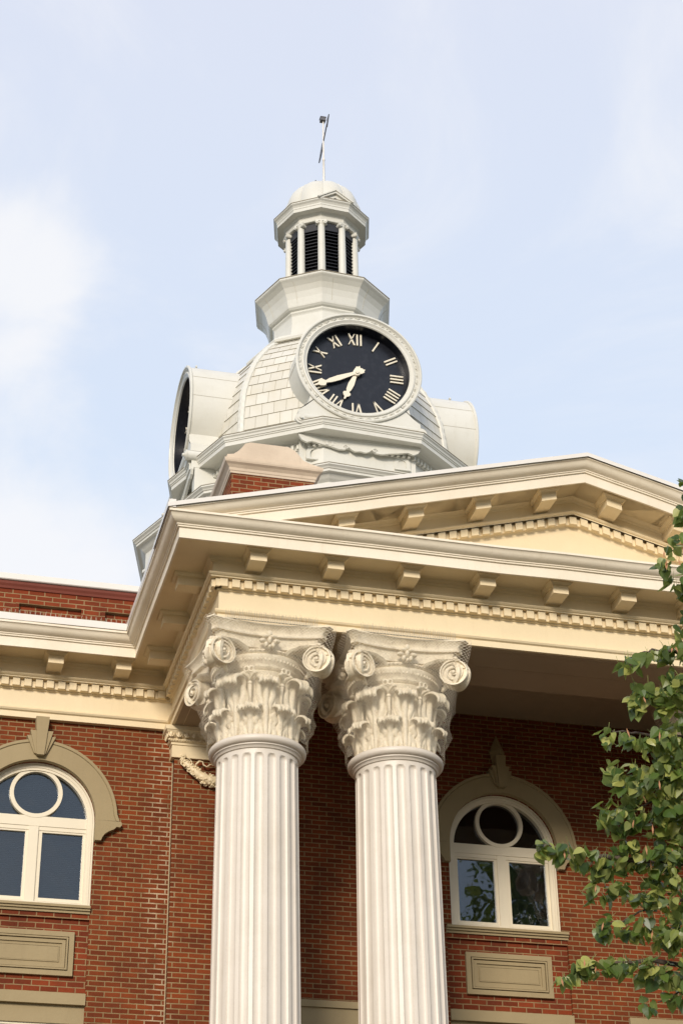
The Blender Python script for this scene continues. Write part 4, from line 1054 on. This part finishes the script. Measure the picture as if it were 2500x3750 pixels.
clock('right', 3.12, .0, 'clock on the right side of the tower, only its round metal hood visible')
clock('back', 3.03, .0, 'x') if False else None

# ------------------------------------------------------------------ tree
tree = empty('tree', (3.4, -9.3, GZ), 'leafy green tree with heart-shaped leaves reaching in front of the portico at the right', 'tree')
TRK = Vector((3.4, -9.3, 0))
f = MB(); f.tube([(3.4,-9.3,GZ-.1),(3.38,-9.3,-11.5),(3.42,-9.35,-10),(3.35,-9.3,-8.5),(3.3,-9.35,-7),(3.2,-9.5,-5.5),(3.0,-9.7,-4.3)], [.24,.19,.165,.14,.115,.08,.04], 12); f.build('trunk', BARK, tree, True)
# (centre, radii, leaf count)
CL = [((1.19,-10.56,-4.60),(.05,.1,.05),9),((1.20,-10.46,-4.74),(.05,.1,.08),9),((1.14,-10.33,-4.90),(.04,.1,.06),7),((1.30,-10.53,-4.62),(.10,.12,.10),10),((1.27,-10.42,-4.80),(.10,.14,.12),14),((1.10,-10.25,-5.02),(.05,.12,.07),10),((1.24,-10.22,-5.08),(.12,.14,.10),22),
 ((.96,-9.86,-5.60),(.07,.14,.07),14),((1.10,-9.96,-5.53),(.08,.14,.05),8),((1.24,-9.9,-5.50),(.08,.14,.06),12),((1.06,-9.77,-5.78),(.07,.15,.12),24),((1.24,-9.82,-5.76),(.12,.16,.14),46),
 ((.86,-9.58,-6.01),(.05,.12,.05),8),((.97,-9.61,-6.03),(.06,.12,.05),8),((1.20,-9.64,-6.05),(.14,.18,.10),38),((.93,-9.46,-6.20),(.05,.15,.08),12),
 ((1.06,-9.48,-6.27),(.12,.2,.12),40),((1.28,-9.53,-6.25),(.14,.2,.15),50),((.93,-9.33,-6.45),(.06,.15,.10),16),((1.09,-9.35,-6.47),(.12,.2,.12),44),((1.30,-9.40,-6.48),(.14,.2,.14),52),
 ((.54,-9.11,-6.64),(.05,.1,.05),10),((.66,-9.14,-6.67),(.06,.12,.05),14),((.80,-9.15,-6.71),(.08,.14,.05),18),((.93,-9.15,-6.78),(.08,.14,.08),22),((1.08,-9.23,-6.70),(.12,.16,.10),34),((1.30,-9.26,-6.72),(.15,.2,.12),44),
 ((.88,-9.04,-6.90),(.05,.12,.05),7),((1.05,-9.08,-6.90),(.10,.15,.05),16),((1.30,-9.14,-6.92),(.14,.18,.10),34),((1.00,-8.95,-7.10),(.07,.14,.06),14),((1.20,-8.99,-7.12),(.12,.15,.08),26),((1.40,-9.04,-7.15),(.10,.18,.10),28),
 ((.78,-8.71,-7.40),(.06,.1,.03),12),((.92,-8.78,-7.34),(.09,.12,.05),20),((1.12,-8.85,-7.33),(.12,.15,.06),24),((1.34,-8.88,-7.36),(.12,.15,.08),24),((1.53,-8.85,-7.48),(.10,.15,.10),18),((1.36,-8.75,-7.56),(.06,.1,.04),6),
 ((1.38,-9.95,-5.55),(.12,.3,.35),60),((1.38,-9.6,-6.1),(.13,.3,.35),80),((1.42,-9.3,-6.7),(.13,.3,.35),70),((1.50,-9.0,-7.2),(.14,.3,.3),50),((1.32,-10.2,-5.15),(.08,.2,.12),22),((1.55,-9.9,-5.6),(.25,.4,.4),90),((1.6,-9.6,-6.3),(.28,.4,.4),130),((1.65,-9.3,-7.0),(.28,.4,.35),110),((1.55,-10.3,-4.95),(.2,.3,.25),50),
 ((2.2,-9.8,-5.3),(.5,.8,.6),190),((2.2,-9.5,-6.3),(.5,.9,.6),210),((2.3,-9.1,-7.2),(.5,.8,.5),180),((2.9,-9.6,-4.5),(.7,.9,.7),200),((3.3,-9.3,-5.6),(.8,1.1,.7),240),((4.3,-9.2,-5.2),(.8,1.1,.8),220),((3.9,-9.4,-6.7),(.9,1.2,.6),240),((3.2,-8.9,-7.9),(1.0,1.2,.5),220),((5.0,-9.0,-6.6),(.6,.9,.8),160),((3.6,-9.4,-3.9),(.7,.8,.5),150)]
lf = MB(); bm_ = MB()
HEART = [(0,0),(.16,-.07),(.36,-.02),(.50,.14),(.50,.36),(.40,.58),(.22,.82),(.03,1.04),(0,1.10)]
def add_leaf(p, size, nrm, tip):
    nrm = nrm.normalized(); tip = (tip-nrm*tip.dot(nrm)).normalized(); side = nrm.cross(tip)
    k = len(lf.v); fold = random.uniform(-.05, .45); curl = random.uniform(-.35, .8); asp = random.uniform(.75, 1.12)
    n = len(HEART)
    def P(x, y, s): 
        q = p + side*(x*s*size*asp) + tip*(y*size) + nrm*((-fold*abs(x) - curl*y*y*.5)*size); return tuple(q)
    lf.v.append(P(0, 0, 1)); mid = [(0, .35), (0, .72)]
    lf.v += [P(0, .35, 1), P(0, .72, 1), P(0, 1.10, 1)]
    for s in (1, -1):
        b0 = len(lf.v)
        for x, y in HEART[1:-1]: lf.v.append(P(x, y, s))
        r = list(range(b0, b0+7))
        fs = [(k, r[0], r[1], r[2], k+1), (k+1, r[2], r[3], r[4], k+2), (k+2, r[4], r[5], r[6], k+3)]
        if s < 0: fs = [f_[::-1] for f_ in fs]
        lf.f += fs
rt = random.Random(11)
CPOS = Vector(CAMPOS)
twig_ends = []
for (c_, r_, n_) in CL:
    n_ = int(n_*(1.45 if n_ > 12 else 1.15))
    c_ = Vector(c_)
    for q in range(n_):
        while True:
            d = Vector((rt.uniform(-1,1), rt.uniform(-1,1), rt.uniform(-1,1)))
            if d.length <= 1: break
        p = c_ + Vector((d.x*r_[0], d.y*r_[1], d.z*r_[2]))
        nn = Vector((rt.uniform(-1,.6), rt.uniform(-1.3,.6), rt.uniform(-.5,.9)))
        if rt.random() < .35: nn = -nn
        tt = Vector((rt.uniform(-.7,.5), rt.uniform(-.5,.5), rt.uniform(-1.2,-.25)))
        add_leaf(p, rt.choice((rt.uniform(.040, .065), rt.uniform(.060, .085), rt.uniform(.070, .098))), nn, tt)
        # petiole
        if q % 2 == 0:
            e = p - tt.normalized()*rt.uniform(.03,.06)+Vector((rt.uniform(-.02,.02),)*3)
            bm_.tube([tuple(p), tuple(e)], .0014, 3)
    twig_ends.append((c_, r_))
leaf_o = lf.build('leaves', LEAF, tree)
# restore two-sided winding (recalc flips open sheets arbitrarily, which is fine for leaves)
bm_.build('leaf_stalks', paint('stalk', (.22,.26,.07), (.2,.12,.05), .6), tree)
def branch(pts, r0, r1=.004):
    f = MB(); P = [Vector(p) for p in pts]; out_ = []
    for i in range(len(P)-1):
        for q in range(5):
            t = q/5; out_.append(P[i].lerp(P[i+1], t)+Vector((rt.uniform(-.01,.01), rt.uniform(-.01,.01), rt.uniform(-.012,.012))))
    out_.append(P[-1]); n = len(out_)
    f.tube(out_, [r0+(r1-r0)*(i/(n-1))**.7 for i in range(n)], 7); f.build('branch', BARK, tree, True)
branch([(3.3,-9.35,-7.4),(2.6,-9.3,-6.9),(1.9,-9.3,-6.75),(1.35,-9.26,-6.74),(1.05,-9.2,-6.72),(.8,-9.15,-6.70),(.62,-9.13,-6.65),(.52,-9.11,-6.60)], .045)
branch([(3.35,-9.3,-8.2),(2.5,-9.1,-7.7),(1.9,-8.95,-7.4),(1.4,-8.9,-7.3),(1.1,-8.85,-7.33),(.85,-8.75,-7.36)], .045)
branch([(3.3,-9.4,-6.7),(2.6,-9.6,-6.2),(1.9,-9.7,-6.05),(1.4,-9.65,-6.0),(1.1,-9.62,-5.99),(.9,-9.6,-5.98)], .04)
branch([(3.2,-9.5,-6.0),(2.4,-9.8,-5.7),(1.8,-9.95,-5.55),(1.3,-9.93,-5.50),(1.1,-9.93,-5.52),(.96,-9.88,-5.56)], .035)
branch([(3.1,-9.6,-5.2),(2.3,-10.1,-4.9),(1.7,-10.3,-4.8),(1.4,-10.4,-4.75),(1.3,-10.5,-4.6)], .03)
branch([(1.9,-9.3,-6.75),(1.6,-9.2,-6.95),(1.3,-9.1,-7.0),(1.1,-9.0,-7.08),(.98,-8.95,-7.1)], .015)
branch([(1.9,-9.7,-6.05),(1.5,-9.5,-6.3),(1.2,-9.42,-6.4),(.98,-9.35,-6.45)], .015)
branch([(1.9,-8.95,-7.4),(1.6,-8.85,-7.45),(1.4,-8.78,-7.55)], .012)
branch([(3.35,-9.3,-7.5),(4.0,-9.2,-6.6),(4.6,-9.1,-5.8)], .06, .015)
branch([(3.2,-9.5,-5.8),(3.6,-9.4,-4.9),(3.8,-9.4,-4.0)], .05, .012)
for q in range(26):
    c_, r_ = rt.choice(CL[4:36])[:2]; c_ = Vector(c_); p = c_+Vector((rt.uniform(-1,1)*r_[0], -r_[1]*.7, rt.uniform(-1,1)*r_[2])); w = .007
    d = Vector((rt.uniform(-.3,.3), 0, -1)).normalized()*rt.uniform(.05,.08)
    f = MB(); f.add([tuple(p), tuple(p+d*.5+Vector((w,0,0))), tuple(p+d), tuple(p+d*.5-Vector((w,0,0)))], [(0,1,2,3)]); f.build('dry_bract', BRACT, tree)

# street tree behind the viewer, seen only as the reflection in the portico window
t2 = empty('tree', (15.5, -27, GZ), 'tall dark street tree mirrored in the glass of the portico window', 'tree')
f = MB(); f.tube([(15.5,-27,GZ-.1),(15.4,-27,-8),(15.6,-27,-3),(15.5,-27,3)], [.5,.38,.3,.12], 10); f.build('trunk', BARK, t2, True)
lf = MB()
for (c_, r_, n_) in (((14.0,-27,4.2),(2.6,3,3.2),900),((17.2,-27,6.4),(2.8,3,3.6),1000),((16.5,-27,1.2),(4.2,3.4,3.6),900),((13.2,-27,-1.5),(2.6,3,3.2),500),((18.8,-27,2.2),(2.2,2.5,3.0),500),((16.0,-27,9.0),(1.5,1.5,1.4),200)):
    for q in range(n_):
        d = Vector((rt.gauss(0,1), rt.gauss(0,1), rt.gauss(0,1))).normalized()*rt.random()**.4
        add_leaf(Vector(c_)+Vector((d.x*r_[0], d.y*r_[1], d.z*r_[2])), rt.uniform(.22,.42), Vector((rt.uniform(-1,1), rt.uniform(-1,1), rt.uniform(-1,1))), Vector((rt.uniform(-1,1), 0, -1)))
lf.build('leaves', LEAF, t2)
